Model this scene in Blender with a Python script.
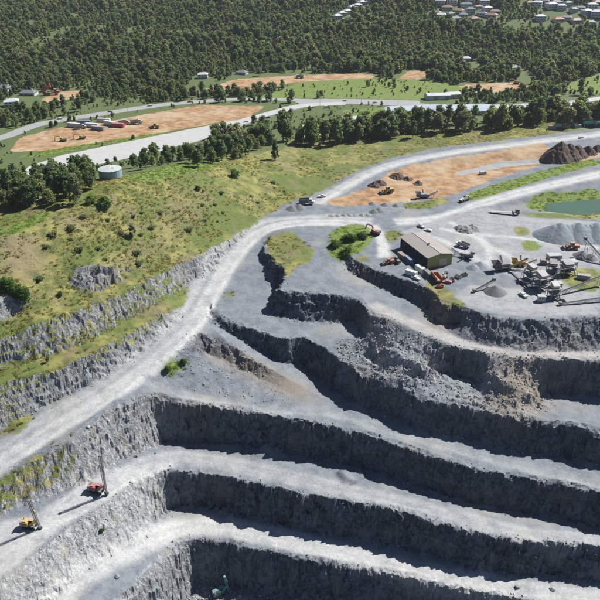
import bpy, math, random
import numpy as np
from mathutils import Vector, Matrix, Euler

for o in list(bpy.data.objects):
    bpy.data.objects.remove(o, do_unlink=True)
scene = bpy.context.scene
COL = scene.collection
rng = random.Random(7)
NR = np.random.RandomState(11)

# ------------------------------------------------------------------ camera
CAM_H = 165.0            # metres above the plant level of the quarry
FPX = 700.0              # focal length in pixels of a 600 px wide picture
PITCH = math.atan(390.0 / FPX)
cam_data = bpy.data.cameras.new("camera")
cam_data.sensor_width = 36.0
cam_data.lens = 36.0 * FPX / 600.0
cam_data.clip_start = 1.0
cam_data.clip_end = 30000.0
cam = bpy.data.objects.new("camera", cam_data)
cam.location = (0, 0, CAM_H)
cam.rotation_euler = (math.pi / 2 - PITCH, 0, 0)
COL.objects.link(cam)
scene.camera = cam

# ------------------------------------------------------------------ sky, sun, exposure
SUN_EL, SUN_AZ = math.radians(46), math.radians(55)     # azimuth from +Y towards +X
world = bpy.data.worlds.new("World")
scene.world = world
world.use_nodes = True
wn = world.node_tree
bg = wn.nodes["Background"]
sky = wn.nodes.new("ShaderNodeTexSky")
sky.sky_type = 'NISHITA'
sky.sun_disc = False
sky.sun_elevation = SUN_EL
sky.sun_rotation = SUN_AZ
sky.altitude = 150
sky.air_density = 0.7
sky.dust_density = 0.2
sky.ozone_density = 4.0
wn.links.new(sky.outputs[0], bg.inputs[0])
bg.inputs[1].default_value = 0.05
sd = bpy.data.lights.new("sun", 'SUN')
sd.energy = 5.0
sd.angle = math.radians(0.53)
sd.color = (1.0, 0.972, 0.925)
sun = bpy.data.objects.new("sun", sd)
sun_dir = Vector((math.cos(SUN_EL) * math.sin(SUN_AZ), math.cos(SUN_EL) * math.cos(SUN_AZ), math.sin(SUN_EL)))
sun.rotation_euler = sun_dir.to_track_quat('Z', 'Y').to_euler()
sun.location = (0, 300, 400)
COL.objects.link(sun)
scene.view_settings.view_transform = 'Standard'
scene.view_settings.look = 'None'
scene.view_settings.gamma = 1.0
scene.view_settings.exposure = 0.85
scene.view_settings.use_curve_mapping = False
scene.cycles.max_bounces = 5
scene.cycles.diffuse_bounces = 1
scene.cycles.transparent_max_bounces = 8

# ------------------------------------------------------------------ numeric helpers
_tab = NR.rand(16, 256, 256).astype(np.float32)

def vnoise(x, y, scale, seed=0):
    """smooth value noise in -1..1, feature size = scale metres"""
    t = _tab[seed % 16]
    x = x / scale + seed * 17.3
    y = y / scale + seed * 9.7
    xi = np.floor(x).astype(np.int64); yi = np.floor(y).astype(np.int64)
    fx = x - xi; fy = y - yi
    fx = fx * fx * (3 - 2 * fx); fy = fy * fy * (3 - 2 * fy)
    a = t[xi & 255, yi & 255]; b = t[(xi + 1) & 255, yi & 255]
    c = t[xi & 255, (yi + 1) & 255]; d = t[(xi + 1) & 255, (yi + 1) & 255]
    return (a * (1 - fx) * (1 - fy) + b * fx * (1 - fy) + c * (1 - fx) * fy + d * fx * fy) * 2 - 1

def fbm(x, y, scale, octs=4, seed=0):
    s = 0; a = 1.0; n = 0
    for k in range(octs):
        s = s + a * vnoise(x, y, scale / (2.03 ** k), seed + k)
        n += a; a *= 0.52
    return s / n

def sstep(a, b, x):
    t = np.clip((x - a) / (b - a), 0, 1)
    return t * t * (3 - 2 * t)

def ray(px, py):
    a = (px - 300.0) / FPX; b = (300.0 - py) / FPX
    return np.array([a, math.cos(PITCH) + b * math.sin(PITCH), -math.sin(PITCH) + b * math.cos(PITCH)])

def unproj(px, py, z):
    """the point of height z that is seen at a pixel of the survey photograph"""
    d = ray(px, py)
    t = (z - CAM_H) / d[2]
    return d[0] * t, d[1] * t

def smooth_poly(pts, n=10):
    """Catmull-Rom through points of any dimension"""
    P = np.array(pts, float)
    if len(P) < 3:
        return np.array([P[0] + (P[-1] - P[0]) * k / n for k in range(n + 1)])
    Q = np.vstack([2 * P[0] - P[1], P, 2 * P[-1] - P[-2]])
    out = []
    for i in range(1, len(Q) - 2):
        p0, p1, p2, p3 = Q[i - 1], Q[i], Q[i + 1], Q[i + 2]
        for k in range(n):
            t = k / n
            out.append(0.5 * (2 * p1 + (p2 - p0) * t + (2 * p0 - 5 * p1 + 4 * p2 - p3) * t * t + (3 * p1 - p0 - 3 * p2 + p3) * t ** 3))
    out.append(P[-1])
    return np.array(out)

class Raster:
    def __init__(s, x0, y0, x1, y1, d):
        s.x0, s.y0, s.d = x0, y0, d
        s.nx = int((x1 - x0) / d) + 1; s.ny = int((y1 - y0) / d) + 1
        s.X, s.Y = np.meshgrid(x0 + np.arange(s.nx) * d, y0 + np.arange(s.ny) * d)
    def sample(s, A, x, y):
        u = np.clip((x - s.x0) / s.d, 0, s.nx - 1.001); v = np.clip((y - s.y0) / s.d, 0, s.ny - 1.001)
        i = u.astype(int); j = v.astype(int); fu = u - i; fv = v - j
        return A[j, i] * (1 - fu) * (1 - fv) + A[j, i + 1] * fu * (1 - fv) + A[j + 1, i] * (1 - fu) * fv + A[j + 1, i + 1] * fu * fv
    def fill(s, poly):
        P = np.array(poly, float)
        m = np.zeros((s.ny, s.nx), bool)
        i0 = max(0, int((P[:, 0].min() - s.x0) / s.d)); i1 = min(s.nx, int((P[:, 0].max() - s.x0) / s.d) + 2)
        j0 = max(0, int((P[:, 1].min() - s.y0) / s.d)); j1 = min(s.ny, int((P[:, 1].max() - s.y0) / s.d) + 2)
        if i1 <= i0 or j1 <= j0: return m
        X = s.X[j0:j1, i0:i1]; Y = s.Y[j0:j1, i0:i1]
        c = np.zeros(X.shape, bool)
        for k in range(len(P)):
            xa, ya = P[k]; xb, yb = P[(k + 1) % len(P)]
            if ya == yb: continue
            c ^= ((ya > Y) != (yb > Y)) & (X < (xb - xa) * (Y - ya) / (yb - ya) + xa)
        m[j0:j1, i0:i1] = c
        return m

def blur(A, r):
    """three box blurs, r in cells"""
    r = int(r)
    if r < 1: return A
    A = A.astype(np.float64)
    for _ in range(2):
        for ax in (0, 1):
            pad = [(0, 0), (0, 0)]; pad[ax] = (r + 1, r)
            c = np.cumsum(np.pad(A, pad, mode='edge'), axis=ax)
            n = A.shape[ax]
            if ax == 0: A = (c[2 * r + 1:2 * r + 1 + n] - c[:n]) / (2 * r + 1)
            else: A = (c[:, 2 * r + 1:2 * r + 1 + n] - c[:, :n]) / (2 * r + 1)
    return A
# ------------------------------------------------------------------ terrain: survey break lines of the quarry
RN = Raster(-430, 90, 430, 780, 0.75)       # near survey raster
CRESTS = []
con_pts = []                                 # x, y, z constraints

def add_world(W):
    """W: dense array of x, y, z"""
    for a, b in zip(W[:-1], W[1:]):
        n = max(1, int(np.hypot(b[0] - a[0], b[1] - a[1]) / 0.5))
        for k in range(n):
            con_pts.append(a + (b - a) * k / n)
    con_pts.append(W[-1])

def line(pts, n=8):
    S = smooth_poly(pts, n)
    W = np.array([[*unproj(p[0], p[1], p[2]), p[2]] for p in S])
    add_world(W)
    return W

def face(pts, n=8):
    """crest points (px, py, crest z, toe z, run): the toe lies to the right of the line"""
    S = smooth_poly(pts, n)
    W = np.array([[*unproj(p[0], p[1], p[2]), p[2]] for p in S])
    add_world(W)
    T = np.gradient(W[:, :2], axis=0)
    T = np.array([T[max(0, i - 3):i + 4].mean(0) for i in range(len(T))])
    T /= np.linalg.norm(T, axis=1)[:, None]
    N = np.stack([T[:, 1], -T[:, 0]], 1)
    toe = np.column_stack([W[:, :2] + N * S[:, 4:5], S[:, 3]])
    add_world(toe)
    CRESTS.append((W, N))
    return W, toe

# lowest bench to the pit floor
face([(70, 650, -46, -70, 11), (110, 606, -48.5, -73, 11), (142, 580, -52.2, -75, 9), (172, 555, -56.4, -76, 7), (192, 541, -57.2, -76, 5), (232, 545, -58, -76, 5),
      (312, 562, -60, -78, 5), (380, 573, -62.3, -80, 5), (504, 598, -66, -83, 5), (600, 616, -69.3, -86, 5), (760, 648, -75, -90, 5)])
# third face: drill bench down to the lower haul road
face([(-70, 640, -34, -46, 12), (-20, 600, -34, -46, 12), (16, 570, -34, -46, 12), (45, 546, -34.5, -46, 12), (70, 526, -35, -46.5, 12), (108, 503, -36, -48.5, 12), (135, 484, -38, -52, 11), (160, 472, -40.3, -55.8, 8),
      (176, 471, -41, -56, 4.5), (224, 478, -42, -56.4, 4.5), (312, 496, -44, -58.6, 4.5), (380, 507, -46.5, -61, 4.5), (440, 522, -48.5, -63, 4.5), (492, 536, -50.5, -64.6, 5), (600, 547, -55, -68.3, 5), (760, 575, -59, -74, 5)])
# second face: upper bench road down to the drill bench
face([(-90, 535, -29, -37, 9), (-40, 502, -27, -35.5, 9), (0, 478, -25, -34.5, 9.5), (40, 457, -22.5, -34.5, 10.5), (77, 437, -20.5, -35, 11), (104, 416, -19, -36, 11), (132, 400, -18.5, -38, 11), (156, 398, -21, -40, 8),
      (171, 403, -23.5, -41, 4), (220, 408, -25.5, -42, 4), (268, 415, -27.5, -43, 4.5), (320, 425, -30, -45, 4.5), (380, 440, -33, -47.5, 4.5), (460, 466, -37, -51, 4.5), (530, 480, -40, -54, 4.5), (600, 494, -43, -57, 4.5), (760, 530, -48, -62, 5)])
# first long face, above the second bench
face([(217, 306, -10.4, -11.0, 3.5), (221, 316, -11.2, -13.6, 3.5), (243, 326, -12.3, -17.5, 4), (267, 334, -13, -21, 4), (285, 340, -13.5, -23.5, 4), (303, 338, -14, -26, 4.5), (327, 350, -15.5, -29, 5), (343, 363, -17, -30.5, 5), (367, 377, -18.5, -31.5, 5), (400, 388, -20, -33, 5),
      (425, 400, -21, -34, 5), (468, 407, -23, -36, 5), (532, 421, -25.5, -38.5, 5), (600, 431, -28, -41.5, 5), (760, 455, -33, -46, 5)])
# ramp from the main road down to the second bench, its batter below
line([(213, 328, -12.5), (235, 347, -16), (253, 360, -19), (280, 374, -23), (300, 385, -26), (315, 396, -28.5)])
line([(205, 352, -18.8), (230, 364, -21.2), (250, 374, -23.4), (280, 389, -26.3), (300, 400, -28)])
line([(141, 376, -16), (170, 387, -20.5), (200, 394, -24), (250, 403, -26.3), (300, 409, -28.5)])
line([(152, 362, -14.5), (175, 352, -13.5), (200, 332, -11.5)])
# upper bench to first bench
face([(272, 236, 0.2, -2, 3), (266, 248, -0.3, -4.5, 3), (277, 262, -1, -7, 3), (285, 274, -2, -11, 4), (279, 290, -2.2, -13, 5), (300, 292.5, -2.5, -13.5, 9), (333, 294.5, -3, -14.5, 9), (358, 299, -4, -14.5, 4)])
# tan bench road edge down through the rubble to the first bench
face([(358, 299, -4, -14, 4), (371, 315, -5.5, -15.5, 5), (386, 318, -6.3, -17.5, 18), (402, 324, -7, -18.5, 24), (430, 338, -8.2, -19.5, 22), (446, 345, -9, -21, 6), (468, 350, -9.6, -22, 6), (482, 352, -10, -22.5, 13), (505, 355.5, -10.3, -24, 24),
      (530, 358, -10.5, -25, 23), (546, 359, -10.6, -26, 6), (600, 361, -11, -27, 5), (760, 366, -13, -30, 5)])
line([(368, 332, -8.5), (378, 346, -10.6), (400, 355, -11.8), (425, 366, -13.6), (437, 373, -17)]); line([(346, 344, -14.4), (370, 362, -15.2), (400, 373, -16.2), (425, 384, -18.2)])
line([(488, 371, -14.8), (505, 381, -16.5), (525, 391, -19), (541, 401, -23)])
# plant platform down to the tan bench road
face([(348, 252, 0, -2.5, 2), (357, 262, 0, -4.5, 5), (373, 267, 0, -5.4, 5), (400, 279, 0, -6.8, 5.5), (430, 289, 0, -8, 6), (442, 306, -1, -8.8, 6), (451, 302, -0.3, -9, 7), (470, 310, 0, -9.4, 11), (500, 317, 0, -9.8, 11.5), (543, 320, 0, -10.2, 11.5), (600, 317, 0, -10.6, 13), (760, 320, 0, -13, 10)])
# main haul road, both edges
line([(-90, 487, -26), (-40, 455, -24), (0, 430, -22), (50, 404, -19.5), (100, 379, -16.8), (140, 353, -14.2), (173, 327, -11.3), (193, 303, -9), (212, 270, -5.5), (235, 243, -2.6), (265, 224, -0.6), (300, 216, 0), (350, 215, 0), (400, 214, 0)])
line([(105, 412, -18.5), (140, 374, -15.5), (170, 350, -12.8), (205, 318, -10.2), (216, 292, -8.2), (236, 262, -4.6), (256, 238, -1.8), (285, 229, 0), (345, 226, 0), (400, 232, 0)])
# left wall: two benches above the road
line([(-90, 430, -9.5), (0, 385, -8.2), (50, 369, -8), (83, 356, -7.2), (110, 343, -6.5), (140, 325, -5.6), (162, 311, -5.4), (180, 299, -6.4), (196, 284, -6.5)])
line([(-90, 412, -8.5), (0, 369, -7.2), (43, 360, -7.2), (90, 341, -6.3), (133, 318, -5), (160, 303, -4.2), (178, 291, -5), (196, 277, -5.8)])
line([(-90, 378, 3.2), (0, 338, 3.6), (40, 322, 5.2), (80, 308, 5), (117, 294, 4.8), (150, 278, 4.8), (175, 265, 4.2), (200, 254, 2.6), (222, 243, 0.9), (246, 229, 0.5)])
line([(-90, 362, 4.2), (0, 330, 4.8), (40, 313, 6), (62, 305, 6), (85, 296, 5.8), (117, 285, 5.6), (150, 268, 5.6), (172, 255, 5.2), (200, 243, 3.8), (222, 234, 2.4), (250, 222, 1.2)])
# rock outcrops standing in the grass slope
line([(72, 290, 8), (90, 288, 8.2), (110, 284, 7.5)]); line([(70, 270, 14.5), (90, 266, 15.5), (112, 266, 14.5)])
line([(-40, 334, 6.5), (0, 322, 6.8), (26, 310, 7.2)]); line([(-40, 305, 15), (0, 298, 14.5), (26, 288, 13.5)])
# rim of the grassy slope, plateau behind it
line([(-90, 262, 27), (0, 240, 28), (40, 222, 29), (60, 214, 29.5), (90, 207, 29.5), (118, 189, 29.5), (150, 181, 28), (175, 176, 25), (205, 172, 20), (232, 166, 15), (262, 160, 10), (295, 154, 6), (330, 148, 4), (370, 141, 4), (440, 134, 6), (520, 128, 8), (600, 122, 9)])
line([(-90, 215, 29), (0, 205, 29.5), (60, 190, 30), (110, 181, 30), (150, 170, 27), (190, 163, 21), (240, 155, 12), (300, 147, 5)])
line([(-90, 182, 5), (0, 172, 4), (60, 165, 3), (120, 157, 2), (200, 146, 1), (260, 138, 1), (350, 128, 1), (450, 120, 2), (600, 112, 3)])
line([(-90, 150, 0), (100, 140, 0), (300, 118, 0), (600, 104, 1)])
# foot of the slope on the right of the road bend, upper haul road
line([(262, 214, 0.4), (282, 206, 0.5), (305, 200, 0.4), (325, 192, 0.6)])
line([(250, 200, 6), (280, 186, 5), (305, 178, 4.5)])
line([(322, 194, 0.5), (345, 181, 1.5), (375, 168, 3), (405, 158, 4), (450, 150, 5), (520, 141, 7), (600, 132, 9)])
line([(332, 199, 0.3), (352, 188, 1.2), (385, 172, 2.6), (415, 163, 3.6), (450, 157, 4.6), (500, 150, 6), (545, 144, 7)])
# orange excavation floor and its back wall
line([(395, 178, 0.8), (440, 171, 0.6), (490, 165, 0.6), (540, 163, 1)])
line([(340, 205, 0), (400, 200, 0), (450, 193, 0), (500, 182, 1), (560, 170, 2.4)])
# haul road on the embankment above the pond
line([(440, 214, 0), (480, 200, 0.8), (530, 187, 2), (600, 170, 3.4), (700, 150, 4.4)]); line([(450, 222, 0), (490, 207, 0.7), (540, 193, 1.9), (600, 178, 3.2), (700, 158, 4.2)])
line([(500, 209, -0.4), (530, 203, -1.0), (560, 200, -1.5), (600, 196, -1.7), (700, 187, -2)])
line([(520, 214, -1.2), (545, 218.5, -1.2), (600, 219, -1.2), (700, 216, -1.2)])
line([(550, 209, -4), (600, 206, -4), (700, 200, -4)])
# plant level
line([(340, 240, 0), (400, 255, 0)]); line([(420, 240, 0), (480, 240, 0), (540, 245, 0), (600, 245, 0), (760, 245, 0)]); line([(470, 290, 0), (540, 295, 0), (600, 295, 0)])
line([(300, 250, -1), (320, 262, -2), (335, 280, -2.8)])
# far edge and pit floor
for yy, zz in ((700, 0.), (779, -3.)):
    add_world(np.array([[-430, yy, zz], [430, yy, zz]], float))
add_world(np.array([[-430, 91, -80], [430, 91, -95.]]))

C = np.array(con_pts)
ok = (C[:, 0] > RN.x0) & (C[:, 0] < -RN.x0) & (C[:, 1] > RN.y0) & (C[:, 1] < 780)
C = C[ok]

def membrane(ny, nx, d, x0, y0, C):
    ix = np.clip(np.round((C[:, 0] - x0) / d).astype(int), 0, nx - 1); iy = np.clip(np.round((C[:, 1] - y0) / d).astype(int), 0, ny - 1)
    S = np.zeros((ny, nx)); W = np.zeros((ny, nx))
    np.add.at(S, (iy, ix), C[:, 2]); np.add.at(W, (iy, ix), 1.0)
    fixed = W > 0
    V = np.where(fixed, S / np.maximum(W, 1), 0)
    if nx > 24:
        c = membrane((ny + 1) // 2, (nx + 1) // 2, d * 2, x0, y0, C)
        H = np.repeat(np.repeat(c, 2, 0), 2, 1)[:ny, :nx]
        it = 45
    else:
        H = np.full((ny, nx), C[:, 2].mean()); it = 400
    H = np.where(fixed, V, H)
    for k in range(it):
        P = np.pad(H, 1, mode='edge')
        A = 0.25 * (P[:-2, 1:-1] + P[2:, 1:-1] + P[1:-1, :-2] + P[1:-1, 2:])
        H = np.where(fixed, V, A)
    return H

H0 = membrane(RN.ny, RN.nx, RN.d, RN.x0, RN.y0, C)
STEEP0 = np.hypot(*np.gradient(H0, RN.d))
# safety berms pushed up along the bench edges
BERM = np.zeros_like(H0)
for ci, x_from, hb in ((0, -60, 0.9), (1, -75, 0.8), (2, -120, 1.0), (3, 20, 0.8), (5, 10, 0.8)):
    W, N = CRESTS[ci]
    for i in range(len(W) - 1):
        for k in range(8):
            f = k / 8
            x, y = (W[i] * (1 - f) + W[i + 1] * f)[:2] - N[i] * 2.6
            if x < x_from or abs(x) > 400 or y < 100: continue
            a, b = int((x - RN.x0) / RN.d), int((y - RN.y0) / RN.d)
            if a < 5 or b < 5 or a > RN.nx - 6 or b > RN.ny - 6: continue
            sl_ = (slice(b - 3, b + 4), slice(a - 3, a + 4))
            g = hb * np.exp(-((RN.X[sl_] - x) ** 2 + (RN.Y[sl_] - y) ** 2) / 0.9)
            BERM[sl_] = np.maximum(BERM[sl_], g)
H0 = H0 + BERM * (0.55 + 0.45 * vnoise(RN.X, RN.Y, 7, 6)) * sstep(-0.55, -0.1, vnoise(RN.X, RN.Y, 30, 8))
gy, gx = np.gradient(H0, RN.d)
SL = STEEP0
STEEP = blur(sstep(0.45, 1.0, SL), 3)
STEEP = np.clip(STEEP * 1.35, 0, 1)
CORE = np.clip(blur(sstep(0.8, 1.6, SL), 1), 0, 1)

# low scree fans at the foot of the faces: pixel, height above the bench floor, steepness
for px, py, hc, sl in ((266, 451, 2.8, .5), (345, 478, 1.8, .45)):
    z = -30.0
    for _ in range(40):
        x, y = unproj(px, py, z); z = 0.6 * z + 0.4 * float(RN.sample(H0, np.array([x]), np.array([y]))[0])
    zc = z + hc
    R = np.hypot(RN.X - x + 2.5 * vnoise(RN.X, RN.Y, 6, 2), RN.Y - y + 2.5 * vnoise(RN.X, RN.Y, 6, 4))
    H0 = np.where(R < 14, np.maximum(H0, zc - sl * np.sqrt(R * R + 4) + sl * 2), H0)

def far_h(x, y):
    hill = sstep(900, 1420, y) * (0.30 + 0.70 * sstep(-150, 300, x))
    return -3 + 82 * hill + 7 * vnoise(x, y, 230, 5) * sstep(820, 1100, y) + 20 * sstep(1400, 3500, y) + 9 * sstep(850, 1000, y) * (0.5 + 0.5 * vnoise(x, y, 300, 3))

CALM = np.zeros_like(H0)
def blocks(x, y, scale, seed):
    """jointed rock: plateaus of constant value with crooked borders"""
    a = 0.5 + 0.3 * seed
    u = x + 0.35 * scale * vnoise(x, y, scale * 1.7, seed + 3); v = y + 0.35 * scale * vnoise(x, y, scale * 1.7, seed + 8)
    p = (u * math.cos(a) - v * math.sin(a)) / scale; q = (u * math.sin(a) + v * math.cos(a)) / scale
    i = np.floor(p).astype(np.int64); j = np.floor(q).astype(np.int64)
    return (_tab[seed % 16][i & 255, j & 255] * 2 - 1) * 0.75 + 0.35 * vnoise(x, y, scale, seed)

ROUGH = {}   # extra roughness rasters, filled with the zones

def height(x, y, detail=True):
    x = np.asarray(x, float); y = np.asarray(y, float)
    inside = (1 - sstep(700, 770, y)) * (1 - sstep(360, 425, np.abs(x)))
    if detail:
        st = RN.sample(STEEP, x, y) * inside * (1 - 0.68 * RN.sample(CALM, x, y))
        big = 0.35 + 0.65 * sstep(-0.3, 0.5, vnoise(x, y, 38, 9))
        wx = st * (1.5 * big * vnoise(x, y, 13, 1) + 2.0 * big * blocks(x, y, 4.6, 2) + 0.75 * blocks(x, y, 2.2, 3))
        wy = st * (1.5 * big * vnoise(x, y, 13, 4) + 2.0 * big * blocks(x, y, 5.2, 5) + 0.75 * blocks(x, y, 2.0, 6))
        h = RN.sample(H0, x + wx, y + wy)
        led = 3.4 * (1 + 0.4 * vnoise(x, y, 25, 13)); q = (h + 1.6 * vnoise(x, y, 9, 14)) / led
        qf = q - np.floor(q)
        h = h + RN.sample(CORE, x, y) * inside * led * 0.85 * (sstep(0.25, 0.75, qf) - qf)
        h = h + st * (0.75 * blocks(x, y, 2.6, 7) + 0.45 * blocks(x, y, 1.3, 8))
        h = h + 0.10 * vnoise(x, y, 6, 10) + 0.05 * vnoise(x, y, 2, 11)
        for nm, (A, amp, sc) in ROUGH.items():
            m = RN.sample(A, x, y) * inside
            h = h + m * amp * (0.6 * fbm(x, y, sc, 3, 12) + (0.5 * blocks(x, y, sc * 0.45, 9) if nm == 'rubble' else 0))
    else:
        h = RN.sample(H0, x, y)
    return h * inside + far_h(x, y) * (1 - inside)

def at(px, py, detail=True):
    """ground point seen at a pixel of the survey photograph (marches along the sight line)"""
    d = ray(px, py)
    t = np.arange(120, 4200, 1.0)
    z = CAM_H + d[2] * t
    hh = height(d[0] * t, d[1] * t, False)
    k = np.argmax(z < hh)
    if k == 0:
        t1 = -CAM_H / d[2] if d[2] < 0 else 3000
    else:
        a = z[k - 1] - hh[k - 1]; b = hh[k] - z[k]
        t1 = t[k - 1] + a / (a + b + 1e-9)
    x, y = d[0] * t1, d[1] * t1
    return float(x), float(y)

def atz(px, py, lift=0.0):
    x, y = at(px, py)
    return Vector((x, y, float(height(np.array([x]), np.array([y]))[0]) + lift))
# ------------------------------------------------------------------ ground cover zones (world rasters)
RF = Raster(-1500, 600, 1500, 2100, 4.0)
ZN = {}; ZF = {}
def _z(name):
    if name not in ZN:
        ZN[name] = np.zeros((RN.ny, RN.nx)); ZF[name] = np.zeros((RF.ny, RF.nx))
def put(name, P, w=1.0):
    _z(name)
    ZN[name][RN.fill(P)] = w
    if max(p[1] for p in P) > 600: ZF[name][RF.fill(P)] = w
def zone(name, pts, w=1.0):
    put(name, [at(*p) for p in pts], w)
def ribbon(W, width):
    W = np.array(W)[:, :2]
    T = np.gradient(W, axis=0); T /= np.linalg.norm(T, axis=1)[:, None] + 1e-9
    N = np.stack([T[:, 1], -T[:, 0]], 1)
    return W + N * width / 2, W - N * width / 2
def stroke(name, pts, width, w=1.0, n=6, off=0.0):
    W = np.array([at(*p) for p in smooth_poly(pts, n)])
    if off:
        a, b = ribbon(W, 2 * off); W = a
    a, b = ribbon(W, width)
    for i in range(len(a) - 1):
        put(name, [a[i], a[i + 1], b[i + 1], b[i]], w)

for nm in ('grass', 'lush', 'dirt', 'road', 'asphalt', 'concrete', 'wood', 'brown', 'weathered'): _z(nm)
# grassy slope on the left, plateau behind it
zone('grass', [(-80, 372), (0, 338), (40, 322), (80, 308), (117, 294), (150, 278), (175, 265), (215, 246), (238, 234), (262, 218), (285, 204), (305, 197), (325, 189), (350, 174), (390, 158), (440, 147), (520, 138), (600, 129),
               (600, 118), (520, 122), (440, 130), (330, 142), (230, 155), (150, 172), (110, 178), (60, 186), (0, 200), (-80, 215)])
for P in ([(-80, 425), (0, 386), (50, 370), (83, 357), (110, 344), (140, 326), (165, 311), (185, 298), (200, 282), (178, 289), (160, 301), (133, 316), (90, 338), (43, 358), (0, 366), (-80, 408)],
          [(-60, 510), (0, 476), (40, 455), (77, 440), (88, 458), (60, 478), (40, 488), (10, 505), (-60, 540)],
          [(0, 426), (25, 415), (36, 420), (0, 447)], [(220, 292), (236, 285), (236, 296), (221, 304)],
          [(266, 240), (288, 229), (300, 238), (314, 250), (310, 263), (295, 267), (287, 284), (281, 282), (284, 270), (270, 256)],
          [(352, 254), (362, 252), (374, 264), (360, 265)], [(384, 232), (398, 228), (402, 236), (388, 248)],
          [(422, 279), (445, 284), (456, 299), (472, 308), (465, 313), (445, 311), (434, 297)], [(513, 226), (528, 226), (530, 236), (516, 237)],
          [(556, 272), (600, 266), (600, 292), (570, 290)], [(512, 212), (600, 214), (600, 219), (530, 217)], [(395, 206), (430, 200), (450, 196), (450, 203), (420, 210)],
          [(285, 140), (430, 132), (500, 132), (470, 142), (400, 150), (360, 165), (320, 178), (290, 175)]):
    zone('grass', P)
for P in ([(70, 291), (90, 290), (110, 286), (113, 268), (90, 265), (70, 270)], [(-40, 335), (0, 323), (26, 311), (27, 290), (0, 298), (-40, 303)]): zone('grass', P, 0.0)
for P in ([(157, 366), (188, 355), (199, 361), (172, 377), (156, 377)], [(330, 232), (350, 223), (368, 224), (372, 240), (362, 252), (345, 262), (333, 262), (328, 250)],
          [(462, 196), (500, 183), (545, 170), (600, 157), (600, 164), (560, 174), (510, 190), (472, 201)], [(522, 206), (542, 192), (570, 193), (600, 187), (600, 206), (560, 210), (540, 212)],
          [(520, 241), (536, 240), (542, 250), (524, 252)], [(0, 240), (40, 222), (52, 214), (48, 210), (20, 222), (0, 230)], 
          [(-80, 170), (0, 160), (50, 155), (100, 145), (180, 134), (190, 131), (150, 134), (50, 150), (5, 160), (-20, 140), (-80, 150)]):
    zone('lush', P)
for P in ([(255, 98), (300, 82), (370, 78), (430, 80), (470, 90), (430, 100), (330, 98)], [(545, 92), (600, 74), (640, 74), (640, 96)], [(120, 180), (200, 160), (220, 165), (150, 185)], [(340, 110), (420, 106), (430, 116), (360, 122)]):
    zone('lush', P)
zone('dirt', [(8, 152), (18, 138), (60, 127), (100, 123), (150, 113), (200, 105), (266, 106), (250, 118), (200, 126), (150, 135), (100, 142), (50, 151)])
zone('dirt', [(372, 186), (390, 172), (412, 165), (450, 158), (500, 151), (545, 142), (552, 158), (530, 168), (490, 180), (452, 195), (400, 203), (335, 207), (322, 200), (345, 196)])
zone('dirt', [(565, 158), (600, 148), (640, 140), (640, 150), (600, 158), (570, 166)])
zone('dirt', [(296, 176), (316, 174), (326, 186), (306, 197), (292, 190)], 0.8)
zone('dirt', [(200, 90), (235, 79), (300, 75), (372, 73), (376, 79), (300, 82), (240, 92)])
zone('dirt', [(425, 93), (470, 84), (526, 82), (530, 89), (480, 94)]); zone('dirt', [(40, 100), (55, 92), (85, 90), (80, 97), (50, 104)]); zone('dirt', [(395, 80), (410, 70), (435, 72), (420, 80)])
zone('brown', [(200, 340), (254, 361), (300, 386), (316, 398), (300, 400), (250, 375), (206, 354)])
zone('brown', [(500, 358), (535, 360), (550, 395), (545, 412), (500, 418), (485, 405)], 0.7)
zone('brown', [(0, 235), (35, 245), (50, 260), (40, 272), (0, 280)], 0.8); zone('brown', [(50, 218), (80, 212), (100, 225), (70, 230)], 0.7)
zone('brown', [(85, 280), (115, 258), (150, 240), (170, 190), (200, 185), (215, 200), (160, 255), (110, 290)], 0.35)
zone('brown', [(420, 283), (440, 290), (452, 335), (430, 325)], 0.6)
# haul roads: pale worn surface and paler wheel lines
MAIN = [(-50, 490), (0, 458), (50, 425), (100, 395), (150, 358), (185, 325), (204, 295), (224, 262), (248, 236), (280, 223), (330, 220), (372, 223)]
stroke('road', MAIN, 17, 0.95)
def tracks(pts, half, n, lo=0.55, hi=1.0, width=0.9):
    for _ in range(n):
        k = rng.uniform(0, 3); stroke('road', [(a + rng.uniform(-1, 1), b + rng.uniform(-.6, .6)) for a, b in pts], width, rng.uniform(lo, hi), off=rng.uniform(-half, half) or 0.1)
tracks(MAIN, 8, 12, 0.3, 1.0); tracks(MAIN, 7, 6, 0.3, 0.5, 0.7)
UP = [(318, 204), (340, 190), (370, 173), (400, 163), (450, 153), (520, 144), (600, 134), (680, 124)]
stroke('road', UP, 11, 0.6); stroke('road', UP, 4, 0.95, off=1)
R3 = [(395, 222), (440, 218), (480, 204), (530, 190), (600, 174), (690, 154)]
stroke('road', R3, 13, 0.5); tracks(R3, 5, 6, .3); stroke('road', R3, 3, 1.0, off=2.2); stroke('road', R3, 3, 1.0, off=-2.2)
stroke('road', [(372, 225), (382, 240), (384, 258)], 7, 0.9)
TB = [(372, 303), (400, 318), (443, 336), (477, 347), (523, 354), (600, 355), (700, 358)]
stroke('road', TB, 8, 0.6); stroke('brown', TB, 8, 0.30)
P2 = [(145, 379), (200, 398), (260, 409), (330, 413), (390, 430), (460, 450), (530, 468), (600, 484), (700, 510)]
stroke('road', P2, 6, 0.25); tracks(P2, 3, 5, .1, .6, .8)
P3 = [(-40, 580), (0, 548), (40, 522), (80, 505), (120, 478), (170, 458), (230, 464), (300, 480), (380, 498), (450, 515), (530, 535), (620, 541)]
stroke('road', P3, 9, 0.2); tracks(P3, 5, 8, .05, .6); stroke('road', P3, 1.4, 0.5, off=-2.6); stroke('road', P3, 1.4, 0.5, off=2.0)
P4 = [(20, 650), (55, 603), (80, 578), (120, 553), (165, 532), (215, 526), (300, 543), (380, 562), (450, 578), (540, 592), (650, 605)]
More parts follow.
